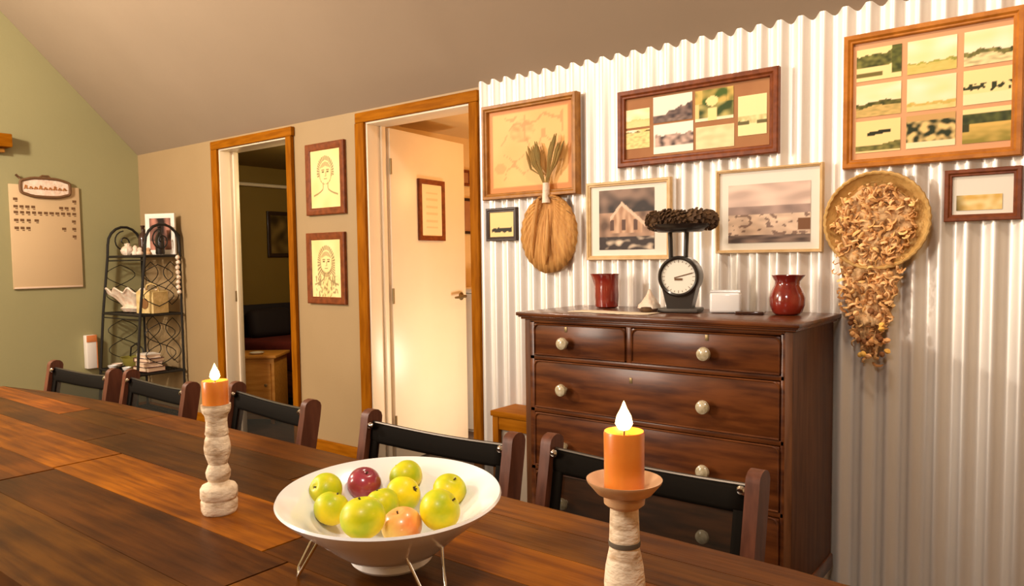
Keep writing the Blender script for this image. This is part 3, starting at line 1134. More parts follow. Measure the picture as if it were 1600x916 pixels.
def pine_cone(loc, k, rx, rz, label):
    m = MB()
    m.lathe([(0, -.045), (.016, -.038), (.026, -.01), (.022, .02), (.008, .042), (0, .045)], 12, mtx=None)
    for i in range(46):
        f = i / 45
        a = i * 2.4
        z = -.038 + f * .078
        rr = .030 * math.sin(PI * (.16 + .74 * f)) + .002
        mt = TM((math.cos(a) * rr, math.sin(a) * rr, z), rz=a) @ Matrix.Rotation(R(-35), 4, 'Y')
        m.box((0, 0, 0), (.018, .015, .004), mtx=mt)
    o = m.build('pine_cone', M_CONE, None, loc=loc, rot=(rx, 0, rz), smooth=0)
    o.scale = (k, k, k)
    return tag(o, label, 'pine cone', 'pine cones on the scale pan')


scm = Matrix.Translation(sc.location) @ Matrix.Rotation(R(12), 4, 'Z')
cones = [(-.085, -.03, 'pine cone at the left tip of the scale pan'), (-.035, -.04, 'pine cone second from left on the scale pan'),
         (.018, -.04, 'pine cone in the middle of the scale pan'), (.07, -.03, 'pine cone second from right on the scale pan'),
         (.105, .0, 'pine cone at the right tip of the scale pan')]
for i, (cx_, cy_, lb) in enumerate(cones):
    p_ = scm @ Vector((cx_, cy_, .345 + .006 * (i % 2)))
    pine_cone(p_, 1.0, R(90 + 20 * (i % 3)), R(40 * i + 20), lb)
p_ = scm @ Vector((-.03, .02, .352))
pine_cone(p_, .95, R(80), R(100), 'pine cone lying behind on the scale pan, towards the left')
p_ = scm @ Vector((.045, .022, .352))
pine_cone(p_, .95, R(80), R(20), 'pine cone lying behind on the scale pan, towards the right')

# linen runner, shell, white box, small things
rn = MB().grid(lambda u, v: Vector((-1.60 + .34 * u, -.33 - .10 * v + .012 * math.sin(u * 7), DT + .002 + .002 * abs(nz(u * 9, v * 5, 1)))), 24, 10).build('linen_runner', M_LINEN, solid=.002)
tag(rn, 'folded ivory linen cloth on the chest beneath the scale', 'cloth')
P_ = on_y(1015, 478, -.21)
m = MB()
m.lathe([(0, 0), (.030, 0), (.044, .010), (.040, .022), (.028, .036), (.022, .048), (.012, .062), (.006, .078), (0, .085)], 30,
        rfn=lambda a, z: 1 + .10 * math.sin(a * 7 + z * 90))
sh = m.build('conch_shell', M_SHELL, None, loc=(P_.x, -.21, DT + .001))
tag(sh, 'pale pointed seashell on the chest left of the scale dial', 'shell')
P_ = on_y(1134, 486, -.17)
bx_ = thing('white_box_dish', 'square white ceramic dish on the chest right of the scale', 'dish', (P_.x, -.17, DT + .001), R(18))
m = MB()
m.box((0, 0, .038), (.112, .085, .076), .010, 3)
m.build('body', M_WHITE, bx_)
m = MB()
m.tube([(-.052, -.038, .078), (.052, -.038, .078), (.052, .038, .078), (-.052, .038, .078)], .004, 8, closed=True)
m.build('rim', M_WHITE, bx_)
P_ = on_y(1172, 489, -.2)
m = MB().box((0, 0, .005), (.10, .05, .010), .003)
tag(m.build('small_notebook', M_GLASSD, None, loc=(P_.x, -.20, DT + .001), rot=(0, 0, .2)), 'thin dark brown notebook between white pot and right red jug', 'notebook')
P_ = on_y(1034, 472, -.2)
m = MB()
m.lathe([(0, 0), (.02, 0), (.026, .008), (.018, .018), (0, .02)], 16)
tag(m.build('seed_pod', M_CONE, None, loc=(P_.x + .0, -.33, DT + .004)), 'small dark brown seed pod beside the scale base', 'seed pod')

# low timber bench between the door and the chest
bn = thing('low_pine_bench', 'low honey pine bench squeezed between doorway and chest', 'bench', (-1.990, -.135, 0))
MB().box((0, 0, .508), (.36, .19, .026), .004).build('seat', M_PINEH, bn)
MB().box((0, -.075, .465), (.34, .02, .06), .003).build('apron', M_PINEH, bn)
MB().box((0, .0, .24), (.30, .13, .39), .003).build('side_board', mat('grey_beige_board', (.42, .34, .25), .7), bn)
for sx in (-1, 1):
    for sy in (-1, 1):
        MB().box((sx * .155, sy * .072, .2475), (.034, .034, .495), .003).build('leg', M_PINE, bn)

# ------------------------------------------------------------------ calendar board on the green wall
def on_left(px, py):
    return on_x(px, py, XL + .012)


TLc, TRc, BRc, BLc = on_left(14, 287), on_left(124, 294), on_left(129, 449), on_left(20, 452)
yl, yr = (TLc.y + BLc.y) / 2, (TRc.y + BRc.y) / 2
zt, zb = (TLc.z + TRc.z) / 2, (BLc.z + BRc.z) / 2
cw_, ch_ = yr - yl, zt - zb
cal = thing('wall_calendar', 'large cream poster with small brown rows and ornate title on the green wall', 'calendar', (XL + .004, (yl + yr) / 2, (zt + zb) / 2), PI / 2)
MB().box((0, -.006, 0), (cw_, .012, ch_), .002).build('board', M_PAPER, cal)
m = MB()
m.box((0, -.013, -ch_ / 2 + .008), (cw_ - .01, .004, .012), .001)
m.build('bottom_rail', M_BKC, cal)


def cal_mark(m, u, v, wu, hv):
    m.box(((u - .5) * cw_, -.0130, (v - .5) * ch_), (wu * cw_, .0015, hv * ch_), .0008, 1)


for v, cells in ((.86, [.08, .92]), (.79, [.08, .16, .24, .32, .72, .80, .90]), (.735, [i * .083 + .08 for i in range(11)]),
                 (.66, [.08, .16, .25, .36, .90]), (.585, [.08, .16, .24, .75, .90]), (.51, [.90])):
    m = MB()
    for u in cells:
        cal_mark(m, u, v, .058 + .01 * nz(u * 20, v, 3), .024)
        cal_mark(m, u + .012, v - .022, .035, .008)
    m.build('printed_row', M_INK, cal)
# ornate title plate
a, b = .20, .062
m = MB()
pts = []
for k in range(40):
    an = 2 * PI * k / 40
    pts.append((-.0 + a * .80 * (abs(math.cos(an)) ** .45) * (1 if math.cos(an) > 0 else -1), b * (abs(math.sin(an)) ** .6) * (1 if math.sin(an) > 0 else -1) + .004 * math.sin(an * 5)))
m.prism(pts, 0, .014, mtx=Matrix(((1, 0, 0, .0), (0, 0, -1, -.012), (0, 1, 0, ch_ / 2 - .015), (0, 0, 0, 1))))
m.build('title_plate', M_SHELL, cal, smooth=30)
m = MB()
m.tube([(p[0], -.027, p[1] + ch_ / 2 - .015) for p in pts], .010, 8, closed=True)
m.tube([(-.16, -.027, ch_ / 2 + .04), (-.185, -.027, ch_ / 2 + .065), (-.17, -.027, ch_ / 2 + .05)], .008, 6)
m.tube([(-.05, -.027, ch_ / 2 + .045), (-.02, -.027, ch_ / 2 + .068), (.02, -.027, ch_ / 2 + .068), (.04, -.027, ch_ / 2 + .045)], .007, 6)
m.build('scroll_border', M_INK, cal)
m = MB()
for k in range(9):
    x_ = -.125 + k * .031
    hh = .028 if k % 3 == 0 else .018
    m.tube([(x_ - .011, -.029, ch_ / 2 - .03), (x_ - .004, -.029, ch_ / 2 - .03 + hh), (x_ + .004, -.029, ch_ / 2 - .03 + hh * .9), (x_ + .002, -.029, ch_ / 2 - .028), (x_ + .014, -.029, ch_ / 2 - .024)], .0028, 6)
m.build('script_stroke', M_FROR, cal)

# wooden ledge at the left edge of the picture
P0, P1 = on_x(18, 205, XL + .1), on_x(18, 235, XL + .1)
ld = thing('wall_ledge', 'honey coloured timber ledge on the green wall at the left edge', 'shelf', (XL + .001, P0.y - .3, P0.z - .02), PI / 2)
MB().box((0, -.055, -.045), (.60, .11, .09), .006).build('board', M_PINEH, ld)
MB().box((0, -.03, -.108), (.54, .05, .03), .004).build('bracket', M_FROAK, ld)

# ------------------------------------------------------------------ wrought iron baker's rack
rk = thing('iron_rack', 'black wrought iron display rack with scroll ends in the corner', 'rack', (0, 0, 0))
RX0, RX1 = -5.855, -5.275
LV = [(1.272, .285), (.848, .335), (.428, .375)]
for xs in (RX0, RX1):
    MB().tube([(xs, -.035, 0.0), (xs, -.035, 1.42)], .009, 8).build('rear_post', M_IRON, rk)
    fp = [(xs, -.40, 0), (xs, -.375, .428), (xs, -.34, .848), (xs, -.29, 1.272), (xs, -.285, 1.36)]
    for k in range(1, 10):
        an = R(180 * k / 9)
        fp.append((xs, -.16 - .125 * math.cos(an), 1.36 + .14 * math.sin(an)))
    fp.append((xs, -.035, 1.30))
    MB().tube(fp, .010, 8).build('front_post', M_IRON, rk)
    sp = []
    for k in range(24):
        an = R(90 - 22 * k)
        r_ = .085 * (1 - k / 26)
        sp.append((xs, -.165 - r_ * math.cos(an) * .9, 1.385 + r_ * math.sin(an)))
    MB().tube(sp, .005, 6).build('scroll', M_IRON, rk)
    for z0_ in (.47, .89):
        m = MB()
        for dd in (0, 1):
            pp = []
            for k in range(15):
                f = k / 14
                pp.append((xs, -.20 + (-1 if dd else 1) * .11 * math.sin(f * PI * 2), z0_ + .02 + f * .30))
            m.tube(pp, .0032, 6)
        m.build('scrollwork', M_IRON, rk)
m = MB()
for z0_ in (.47, .89):
    for x0_ in (RX0 + .14, RX1 - .14):
        for dd in (0, 1):
            pp = [(x0_ + (-1 if dd else 1) * .11 * math.sin(k / 14 * PI * 2), -.035, z0_ + .02 + k / 14 * .32) for k in range(15)]
            m.tube(pp, .0032, 6)
m.build('back_scrollwork', M_IRON, rk)
MB().tube([(RX0, -.035, 1.42), (RX0 + .1, -.035, 1.49), ((RX0 + RX1) / 2, -.035, 1.53), (RX1 - .1, -.035, 1.49), (RX1, -.035, 1.42)], .008, 8).build('top_arch', M_IRON, rk)
for z, dpt in LV + [(.10, .39)]:
    sh_ = MB()
    ring = [(RX0, -.03, z), (RX1, -.03, z), (RX1, -dpt - .005, z), (RX0, -dpt - .005, z)]
    sh_.tube(ring, .009, 8, closed=True)
    sh_.tube([(RX0, -dpt - .005, z - .03), (RX1, -dpt - .005, z - .03)], .005, 6)
    for k in range(1, 15):
        x_ = RX0 + (RX1 - RX0) * k / 15
        sh_.tube([(x_, -.03, z), (x_, -dpt, z)], .004, 6)
    for k in range(1, 8):
        y_ = -.03 - (dpt - .03) * k / 8
        sh_.tube([(RX0, y_, z + .003), (RX1, y_, z + .003)], .003, 6)
    sh_.build('shelf', M_IRON, rk)


def front(px_, z, yy):      # x of the rack's contents from a pixel column at depth yy
    q = on_y(px_, 400, yy)
    return q.x


# top shelf
zs = 1.283
t = thing('white_photo_frame', 'white framed photo standing on the top shelf of the iron rack', 'picture', (-5.40, -.10, zs), R(-22))
t.rotation_euler = (0, 0, R(24))
m = frame_ring(.25, .30, .034, .018)
m.build('frame', M_WHITEP, t, loc=(0, 0, .15))
MB().box((0, -.004, .15), (.22, .006, .27)).build('backing', M_GLASSD, t, smooth=0)
picture('photo', 0, .15, .182, .232, -.0085, lambda u, v: lerp(srgb(35, 25, 22), srgb(190, 130, 110), .2 + 1.3 * nz(u * 3, v * 3, 5) + (.5 if v < .3 else 0)), t, 24)
pr = front(192, 400, -.2)
t = MB()
t.lathe([(0, 0), (.030, 0), (.042, .012), (.048, .035), (.036, .058), (.018, .070), (.022, .085), (0, .092)], 24, rfn=lambda a, z: 1 + .06 * math.sin(a * 9))
tag(t.build('round_shell', M_SHELL, None, loc=(-5.70, -.21, zs)), 'rounded pinkish shell ornament at the left of the top rack shelf', 'ornament')
for px_, yy, sc_, nm, mt, lb in ((-5.60, -.14, 1.0, 'dark_bottle', M_GLASSD, 'dark glass bottle just left of the white photo frame'),
                                 (-5.26 - .05, -.16, .92, 'black_vase', M_SCALE, 'black vase at the right end of the top rack shelf')):
    m = MB()
    m.lathe([(r_ * sc_, z * sc_) for r_, z in [(0, 0), (.030, 0), (.034, .01), (.034, .12), (.026, .15), (.012, .17), (.012, .205), (.016, .21), (.016, .22), (0, .22)]], 20)
    tag(m.build(nm, mt, None, loc=(px_, yy, zs)), lb, 'bottle' if 'bottle' in nm else 'vase')
for k, (x_, y_, h_, mt, nm, lb) in enumerate(((-5.52, -.24, .07, M_SHELL, 'figurine', 'small pink figurine in front of the dark bottle on the rack'),
                                              (-5.43, -.25, .055, M_SHELL, 'pink_trinket', 'little pink trinket in front of the white photo frame'),
                                              (-5.345, -.23, .05, M_CLAY, 'clay_trinket', 'little brown clay trinket near the rack right front post'))):
    m = MB()
    m.lathe([(0, 0), (.020, 0), (.024, h_ * .2), (.014, h_ * .5), (.017, h_ * .75), (.008, h_ * .95), (0, h_)], 16, rfn=lambda a, z: 1 + .1 * math.sin(3 * a))
    tag(m.build(nm, mt, None, loc=(x_, y_, zs)), lb, 'ornament')
# middle shelf: big frilled clam shell and straw box
zs = .860
m = MB()


def clam(u, v):
    a = PI * (u - .5) * 1.05
    r_ = (.06 + .19 * v) * (1 + .06 * math.sin(u * 44) * v)
    return Vector((math.sin(a) * r_ * 1.25, -math.cos(a) * r_ * .55, .012 + .20 * v * (1 - .30 * v) + .02 * v * math.sin(u * 44) + .012 * v * nz(u * 20, v * 3, 1)))


m.grid(clam, 110, 12)
m.lathe([(0, 0), (.07, 0), (.09, .02), (.05, .05), (0, .055)], 20)
cl = m.build('clam_shell', M_SHELL, None, loc=(-5.66, -.20, zs), rot=(R(-6), 0, R(8)), solid=.010)
tag(cl, 'big pale frilled clam shell on the middle rack shelf', 'shell')
t = thing('straw_box', 'small yellow straw basket with arched opening on the middle rack shelf', 'basket', (-5.375, -.20, zs), R(14))
m = MB()
pl = [(-.085, 0), (-.085, .15), (-.06, .165), (.06, .165), (.085, .15), (.085, 0)]
m.prism(pl[::-1], 0, .13, mtx=Matrix(((1, 0, 0, 0), (0, 0, 1, -.065), (0, 1, 0, 0), (0, 0, 0, 1))))
m.build('body', M_BASKETY, t, smooth=30)
MB().lathe([(0, 0), (.038, 0), (.038, .004), (0, .004)], 24, mtx=TM((0, -.066, .07), rx=PI / 2)).build('opening', M_FANDK, t)
MB().tube([(-.07, 0, .15), (-.05, 0, .20), (0, 0, .215), (.05, 0, .20), (.07, 0, .15)], .006, 8).build('handle', M_BASKETY, t)
# bottom shelf: green basket, stacked books
zs = .440
t = thing('green_bowl', 'olive green bowl with arched handle on the lower rack shelf', 'bowl', (-5.60, -.22, zs))
MB().lathe([(0, 0), (.06, 0), (.09, .03), (.115, .08), (.118, .085), (.108, .083), (.08, .03), (0, .01)], 32).build('body', M_GRNBOX, t)
MB().tube([(-.11, 0, .08), (-.09, 0, .15), (0, 0, .185), (.09, 0, .15), (.11, 0, .08)], .006, 8).build('handle', M_IRON, t)
names = [('lowest book of the stack at the right of the lower rack shelf', .19, .14, .035, M_BKD, 6), ('second book up in the stack on the lower rack shelf', .17, .13, .03, M_SHELL, -8),
         ('third book up in the stack on the lower rack shelf', .18, .12, .03, M_BKD, 10), ('topmost pale book of the stack on the lower rack shelf', .15, .11, .028, M_WHITEP, -4)]
zz = zs
for lb, bw_, bd_, bh_, cm_, an in names:
    t = thing('book', lb, 'book', (-5.38, -.24, zz), R(an), 'books stacked on the lower rack shelf')
    MB().box((0, 0, bh_ / 2), (bw_ - .01, bd_ - .008, bh_ - .008)).build('page_block', M_BKC, t, smooth=0)
    m = MB()
    m.box((0, 0, .002), (bw_, bd_, .004))
    m.box((0, 0, bh_ - .002), (bw_, bd_, .004))
    m.box((-bw_ / 2 + .002, 0, bh_ / 2), (.004, bd_, bh_))
    m.build('cover', cm_, t, smooth=0)
    zz += bh_ + .001
for x_, y_, rr, mt, lb in ((-5.77, -.29, .030, M_SHELL, 'pinkish round dish at the left of the lower rack shelf'), (-5.70, -.355, .026, M_WHITE, 'small white dish at the front of the lower rack shelf'),
                           (-5.50, -.345, .024, M_WHITE, 'small white dish in front of the book stack')):
    m = MB()
    m.lathe([(0, 0), (rr * .6, 0), (rr * 1.1, .012), (rr * 1.3, .028), (rr * 1.22, .028), (rr * .9, .012), (0, .006)], 20)
    tag(m.build('small_dish', mt, None, loc=(x_, y_, zs)), lb, 'dish')
# string of shells on the right post
ss = thing('hanging_shell_string', 'string of small pink shells hanging from the right of the iron rack', 'garland', (RX1 + .022, -.045, 1.26))
for k in range(8):
    m = MB()
    m.lathe([(0, -.020), (.012, -.012), (.017, 0), (.010, .014), (0, .019)], 10, rfn=lambda a, z: 1 + .15 * math.sin(5 * a))
    m.build('shell', M_SHELL, ss, loc=(.006 * math.sin(k * 2), -.018, -.036 * k), rot=(.3 * math.sin(k), .3, k))
MB().tube([(0, -.012, .03), (0, -.018, -.27)], .002, 6).build('cord', M_STALK, ss)
# white and orange box leaning on the green wall beside the rack
P_ = on_x(143, 550, XL + .05)
t = thing('hanging_box', 'slim white and orange box hanging on the green wall beside the rack', 'box', (XL + .001, P_.y, P_.z), PI / 2)
MB().box((0, -.03, 0), (.070, .06, .25), .006).build('body', M_WHITEP, t)
MB().box((.0, -.062, .10), (.071, .004, .05), .001).build('label', M_ORNG, t)
MB().box((.037, -.03, 0.0), (.005, .061, .25), .001).build('edge_strip', M_ORNG, t)

# ------------------------------------------------------------------ bedroom beyond the first doorway
bd = thing('bed', 'bed with burgundy cover seen through the narrow doorway', 'bed', (0, 0, 0))
MB().box((-5.35, 1.42, .22), (1.0, 1.35, .22), .02).build('bed_base', M_MAHOG, bd)
MB().box((-5.35, 1.42, .44), (1.02, 1.38, .24), .06, 4).build('bedspread', M_BURG, bd)
MB().box((-5.86, 1.42, .42), (.06, 1.42, .84), .01).build('headboard', M_NAVY, bd)
for sx in (-5.82, -4.9):
    for sy in (.78, 2.06):
        MB().box((sx, sy, .06), (.06, .06, .12), .004).build('leg', M_MAHOG, bd)
for y_, lb in ((1.0, 'dark cushion at the near side of the bed head'), (1.5, 'dark cushion at the far side of the bed head')):
    m = MB()
    m.box((0, 0, 0), (.14, .42, .26), .06, 4)
    tag(m.build('bed_cushion', M_NAVY, None, loc=(-5.72, y_, .68), rot=(0, R(-14), 0)), lb, 'cushion', 'cushions on the bed')
M_BRIGHTPINE = mat('bright_pine', (.55, .23, .035), .5, col2=(.68, .32, .06), scale=6, stretch=(1, 8, 8), spec=.25)
nb = thing('bedside_cabinet', 'small honey pine bedside cabinet in front of the bed, seen through the narrow doorway', 'cabinet', (-5.03, .42, 0), R(38))
MB().box((0, 0, .27), (.36, .32, .46), .006).build('carcass', M_BRIGHTPINE, nb)
MB().box((0, 0, .51), (.40, .36, .022), .004).build('top', M_BRIGHTPINE, nb)
MB().box((0, -.165, .27), (.31, .014, .38), .004).build('door', M_BRIGHTPINE, nb)
MB().lathe([(0, 0), (.008, 0), (.012, .014), (0, .02)], 14, mtx=TM((.12, -.172, .30), rx=PI / 2)).build('knob', M_BRASS, nb)
for sx in (-.15, .15):
    for sy in (-.13, .13):
        MB().box((sx, sy, .02), (.03, .03, .04)).build('foot', M_PINE, nb, smooth=0)
m = MB()
m.lathe([(0, 0), (.030, 0), (.034, .01), (.034, .09), (.028, .10), (0, .10)], 20)
tag(m.build('white_cup', M_WHITE, None, loc=(-5.13, .33, .522)), 'white cup standing on the bedside cabinet', 'cup')
m = MB()
m.lathe([(0, 0), (.04, 0), (.055, .012), (.052, .014), (.03, .006), (0, .006)], 20)
tag(m.build('white_saucer', M_WHITE, None, loc=(-4.97, .38, .522)), 'flat white saucer lying on the bedside cabinet', 'saucer')
A, B = on_x(418, 330, XL + .02), on_x(430, 402, XL + .02)
t = thing('bedroom_picture', 'dark framed picture on the olive wall of the bedroom', 'picture', (XL + .011, A.y + .19, (A.z + B.z) / 2), PI / 2)
frame_ring(.40, A.z - B.z, .035, .02).build('frame', M_FRDK, t, smooth=30)
picture('print', 0, 0, .33, A.z - B.z - .06, -.008, lambda u, v: lerp(srgb(60, 45, 20), srgb(130, 105, 55), .5 + nz(u * 4, v * 4, 3)), t, 24)
t = tag(MB().tube([(0, -1.2, 0), (0, 1.2, 0)], .016, 10).build('curtain_rail', M_CREAM, None, loc=(XL + .045, 1.45, 1.905)), 'cream rail running along the olive bedroom wall', 'rail')

# things in the second room, seen past the open door (on the partition)
PX_ = -3.62


def part_pic(y0_, z0_, z1_, wd_, label, name, fm):
    t = thing(name, label, 'picture', (PX_ + .001, y0_, (z0_ + z1_) / 2), PI / 2)
    frame_ring(wd_, z1_ - z0_, .02, .02).build('frame', fm, t, smooth=30)
    MB().box((0, -.006, 0), (wd_ - .03, .006, z1_ - z0_ - .03)).build('print', M_MATBR, t, smooth=0)


part_pic(1.25, 1.755, 1.87, .12, 'small brown frame high on the wall beyond the open door', 'hall_frame', M_FRBR)
part_pic(1.29, 1.405, 1.665, .14, 'tall dark frame on the wall beyond the open door', 'study_frame', M_FRDK)
t = thing('white_cabinet', 'white painted cabinet just visible past the open door', 'cabinet', (-3.49, 1.30, 0), PI / 2)
MB().box((0, 0, .50), (.5, .23, .96), .006).build('carcass', M_WHITEP, t)
MB().box((0, -.01, 1.0), (.54, .25, .03), .005).build('top', M_WHITEP, t)
for z in (.35, .62, .86):
    MB().box((0, -.118, z), (.46, .012, .2), .004).build('drawer', M_WHITEP, t)
    MB().tube([(-.12, -.125, z + .02), (-.12, -.145, z + .02), (.12, -.145, z + .02), (.12, -.125, z + .02)], .008, 8).build('pull', M_SCALE, t)
MB().box((0, 0, .02), (.46, .2, .04)).build('plinth', M_WHITEP, t, smooth=0)

# ------------------------------------------------------------------ long dining table
tb = thing('dining_table', 'long dining table of mixed reclaimed timber boards', 'table', (0, 0, 0))
TX0, TX1 = -3.32, .62
random.seed(11)


def far_edge(x):
    pts = [(-3.6, -1.86), (-3.31, -1.80), (-3.02, -1.742), (-2.6, -1.706), (-2.12, -1.692), (-1.45, -1.697), (-.91, -1.713), (-.34, -1.727), (-.28, -1.735), (.7, -1.76)]
    for (a_, ya), (b_, yb_) in zip(pts, pts[1:]):
        if x <= b_:
            return ya + (yb_ - ya) * (x - a_) / (b_ - a_)
    return pts[-1][1]


OR = (.31, .105, .003)
DK = (.088, .029, .002)
MD = (.160, .052, .003)
BR = (.125, .043, .003)
rows_ = [(None, -1.800, [(-3.32, -2.25, BR), (-2.247, -1.02, MD), (-1.017, .62, MD)]),
         (-1.800, -1.895, [(-3.32, -2.55, OR), (-2.547, -1.35, DK), (-1.347, .62, MD)]),
         (-1.895, -2.005, [(-3.32, -2.10, DK), (-2.097, -.95, DK), (-.947, .62, OR)]),
         (-2.005, -2.160, [(-3.32, -1.885, OR), (-1.878, -1.05, OR), (-1.047, -.55, DK), (-.547, .62, OR)]),
         (-2.160, -2.300, [(-3.32, -1.872, MD), (-1.865, -.98, DK), (-.977, .62, MD)]),
         (-2.300, -2.445, [(-3.32, -1.872, DK), (-1.865, .62, BR)])]
m = MB()
m.bm.loops.layers.float_color.new('tone')
for ya, yb_, bs in rows_:
    for xa_, xb_, tn in bs:
        tn = tuple(c_ * random.uniform(.92, 1.08) for c_ in tn)
        if ya is None:
            n_ = 24
            poly = [(xa_, yb_ + .001)] + [(xb_, yb_ + .001)] + [(xb_ - (xb_ - xa_) * k / n_, far_edge(xb_ - (xb_ - xa_) * k / n_)) for k in range(n_ + 1)]
            m.prism(poly, .715, .750, tone=tn)
        else:
            m.box(((xa_ + xb_) / 2, (ya + yb_) / 2, .7325), (xb_ - xa_ - .0015, abs(ya - yb_) - .0010, .035), 0, 1, tone=tn)
m.build('tabletop', M_TABLE, tb, smooth=25)
M_TLEG = mat('table_frame_timber', (.09, .032, .014), .4, col2=(.15, .055, .022), scale=6, stretch=(1, 8, 8), coat=.2)
m = MB()
m.box((-1.35, -1.80, .665), (3.6, .03, .09), .003)
m.box((-1.35, -2.36, .665), (3.6, .03, .09), .003)
m.box((-3.16, -2.08, .665), (.03, .56, .09), .003)
m.box((.46, -2.08, .665), (.03, .56, .09), .003)
m.build('apron', M_TLEG, tb)
for x_ in (-3.13, .43):
    for y_ in (-2.06, -2.33):
        MB().box((x_, y_, .354), (.075, .075, .708), .006).build('leg', M_TLEG, tb)


# ------------------------------------------------------------------ chairs
def make_chair(label):
    """sling mesh chair; local origin on the floor under its back, the seat towards -y (the table), width .52"""
    t = thing('sling_chair', label, 'chair', (0, 0, 0), 0, 'mesh backed chairs along the far side of the table')
    hw = .245
    for s in (-1, 1):
        m = MB()
        prof = [(-.045, 0.0), (-.055, .25), (-.055, .42), (-.030, .60), (.0, .76), (.004, .79)]
        # rear post: broad flat board, rounded top, leaning back
        front_, back_ = [], []
        for (yy, z) in prof:
            front_.append((yy - .026, z))
            back_.append((yy + .028, z))
        top_ = [(.004 - .026 + .054 * (1 - math.cos(R(a_))) / 2, .79 + .022 * math.sin(R(a_))) for a_ in range(0, 181, 30)]
        poly = front_ + top_[1:-1] + back_[::-1]
        m.prism(poly, s * hw - .014, s * hw + .014, mtx=Matrix(((0, 0, 1, 0), (1, 0, 0, 0), (0, 1, 0, 0), (0, 0, 0, 1))))
        o = m.build('rear_post', M_CHAIRW, t, smooth=35)
        m = MB()
        m.box((s * hw, -.46, .21), (.032, .036, .42), .006)
        m.build('front_leg', M_CHAIRW, t)
        m = MB()
        m.box((s * hw, -.25, .405), (.026, .42, .05), .006)
        m.build('side_rail', M_CHAIRW, t)
    m = MB()
    m.box((0, -.45, .40), (.46, .026, .05), .005)
    m.box((0, -.075, .40), (.46, .026, .04), .005)
    m.box((0, -.06, .20), (.46, .02, .03), .004)
    m.build('cross_rail', M_CHAIRW, t)

    def back(u, v, x0=-hw + .016, x1=hw - .016):
        z = .50 + .27 * v
        yy = -.042 + .045 * max(0, (z - .55) / .25) + .016 * math.sin(PI * u)
        return Vector((x0 + (x1 - x0) * u, yy, z - .010 * math.sin(PI * u) * v))
    MB().grid(lambda u, v: back(u, .06 + v * .8), 12, 8).build('mesh_back', M_BLACKM, t)
    m = MB()
    n_ = 12
    # top hem: a flattened roll, side hems and lower hem
    pts = [back(k / n_, .96) for k in range(n_ + 1)]
    m.grid(lambda u, v: back(u, .84 + .19 * v) + Vector((0, -.003 - .004 * math.sin(PI * v), 0)), 12, 6)
    m.grid(lambda u, v: back(.0 + .055 * u, v) + Vector((0, -.004, 0)), 3, 8)
    m.grid(lambda u, v: back(.945 + .055 * u, v) + Vector((0, -.004, 0)), 3, 8)
    m.grid(lambda u, v: back(u, -.02 + .09 * v) + Vector((0, -.004, 0)), 12, 3)
    m.build('hem', M_HEM, t, solid=.004)
    rod = MB()
    rod.tube([back(k / n_, 1.035) + Vector((0, -.002, 0)) for k in range(n_ + 1)], .0042, 8)
    o = rod.build('top_rod', M_STEEL if False else mat('dull_steel_rod', (.10, .085, .07), .35, metal=.9), t)
    for s in (-1, 1):
        MB().lathe([(0, 0), (.009, 0), (.010, .004), (.006, .009), (0, .010)], 14, mtx=TM((s * (hw - .022), -.017, .772), rx=PI / 2)).build('bolt', M_STEEL, t)
    MB().grid(lambda u, v: Vector((-.225 + .45 * u, -.09 - .34 * v, .432 - .016 * math.sin(PI * u) * math.sin(PI * v))), 10, 8).build('seat', M_HEM, t, solid=.006)
    return t


ch_spots = [(-.735, -1.447, -2, 'mesh backed dark chair right behind the nearer lit candle, in front of the chest'),
            (-1.305, -1.485, 1, 'mesh backed dark chair behind the fruit bowl, in front of the wider doorway'),
            (-2.055, -1.465, -7, 'mesh backed dark chair just right of the farther candle, below the portraits'),
            (-2.675, -1.515, -3, 'mesh backed dark chair just left of the farther candle'),
            (-3.245, -1.545, 3, 'mesh backed dark chair at the far end of the table, below the iron rack')]
ch0 = make_chair(ch_spots[0][3])
ch0.location = (ch_spots[0][0], ch_spots[0][1], 0)
ch0.rotation_euler = (0, 0, R(ch_spots[0][2]))
for x_, y_, an, lb in ch_spots[1:]:
    dup(ch0, (x_, y_, 0), R(an), lb)

# ------------------------------------------------------------------ fruit bowl in its wire stand
BC = Vector((-.835, -2.081, .7505))
bw = thing('fruit_bowl', 'wide white ceramic fruit bowl on the dining table', 'bowl', (BC.x + .006, BC.y + .002, .7455))
bw.rotation_mode = 'QUATERNION'
bw.rotation_quaternion = Matrix.Rotation(R(3.0), 3, Vector((.76, .66, 0))).to_quaternion()
zo = -.7505
prof = [(0, .780), (.045, .780), (.050, .7705), (.058, .7705), (.062, .775), (.060, .783), (.078, .793), (.096, .808), (.112, .824), (.140, .846), (.164, .868),
        (.168, .873), (.166, .8765), (.160, .874), (.125, .846), (.106, .826), (.090, .812), (.050, .792), (0, .789)]
bo = MB().lathe([(r_, z + zo) for r_, z in prof], 96).build('bowl_body', M_WHITE, bw)
st = thing('wire_bowl_stand', 'thin chrome wire stand with hairpin legs holding the fruit bowl', 'stand', (BC.x, BC.y, .7505))
n_ = 64
rs_ = .1045
MB().tube([(math.cos(2 * PI * k / n_) * rs_, math.sin(2 * PI * k / n_) * rs_, .8105 + zo) for k in range(n_)], .0022, 8, closed=True).build('ring', M_STEEL, st)
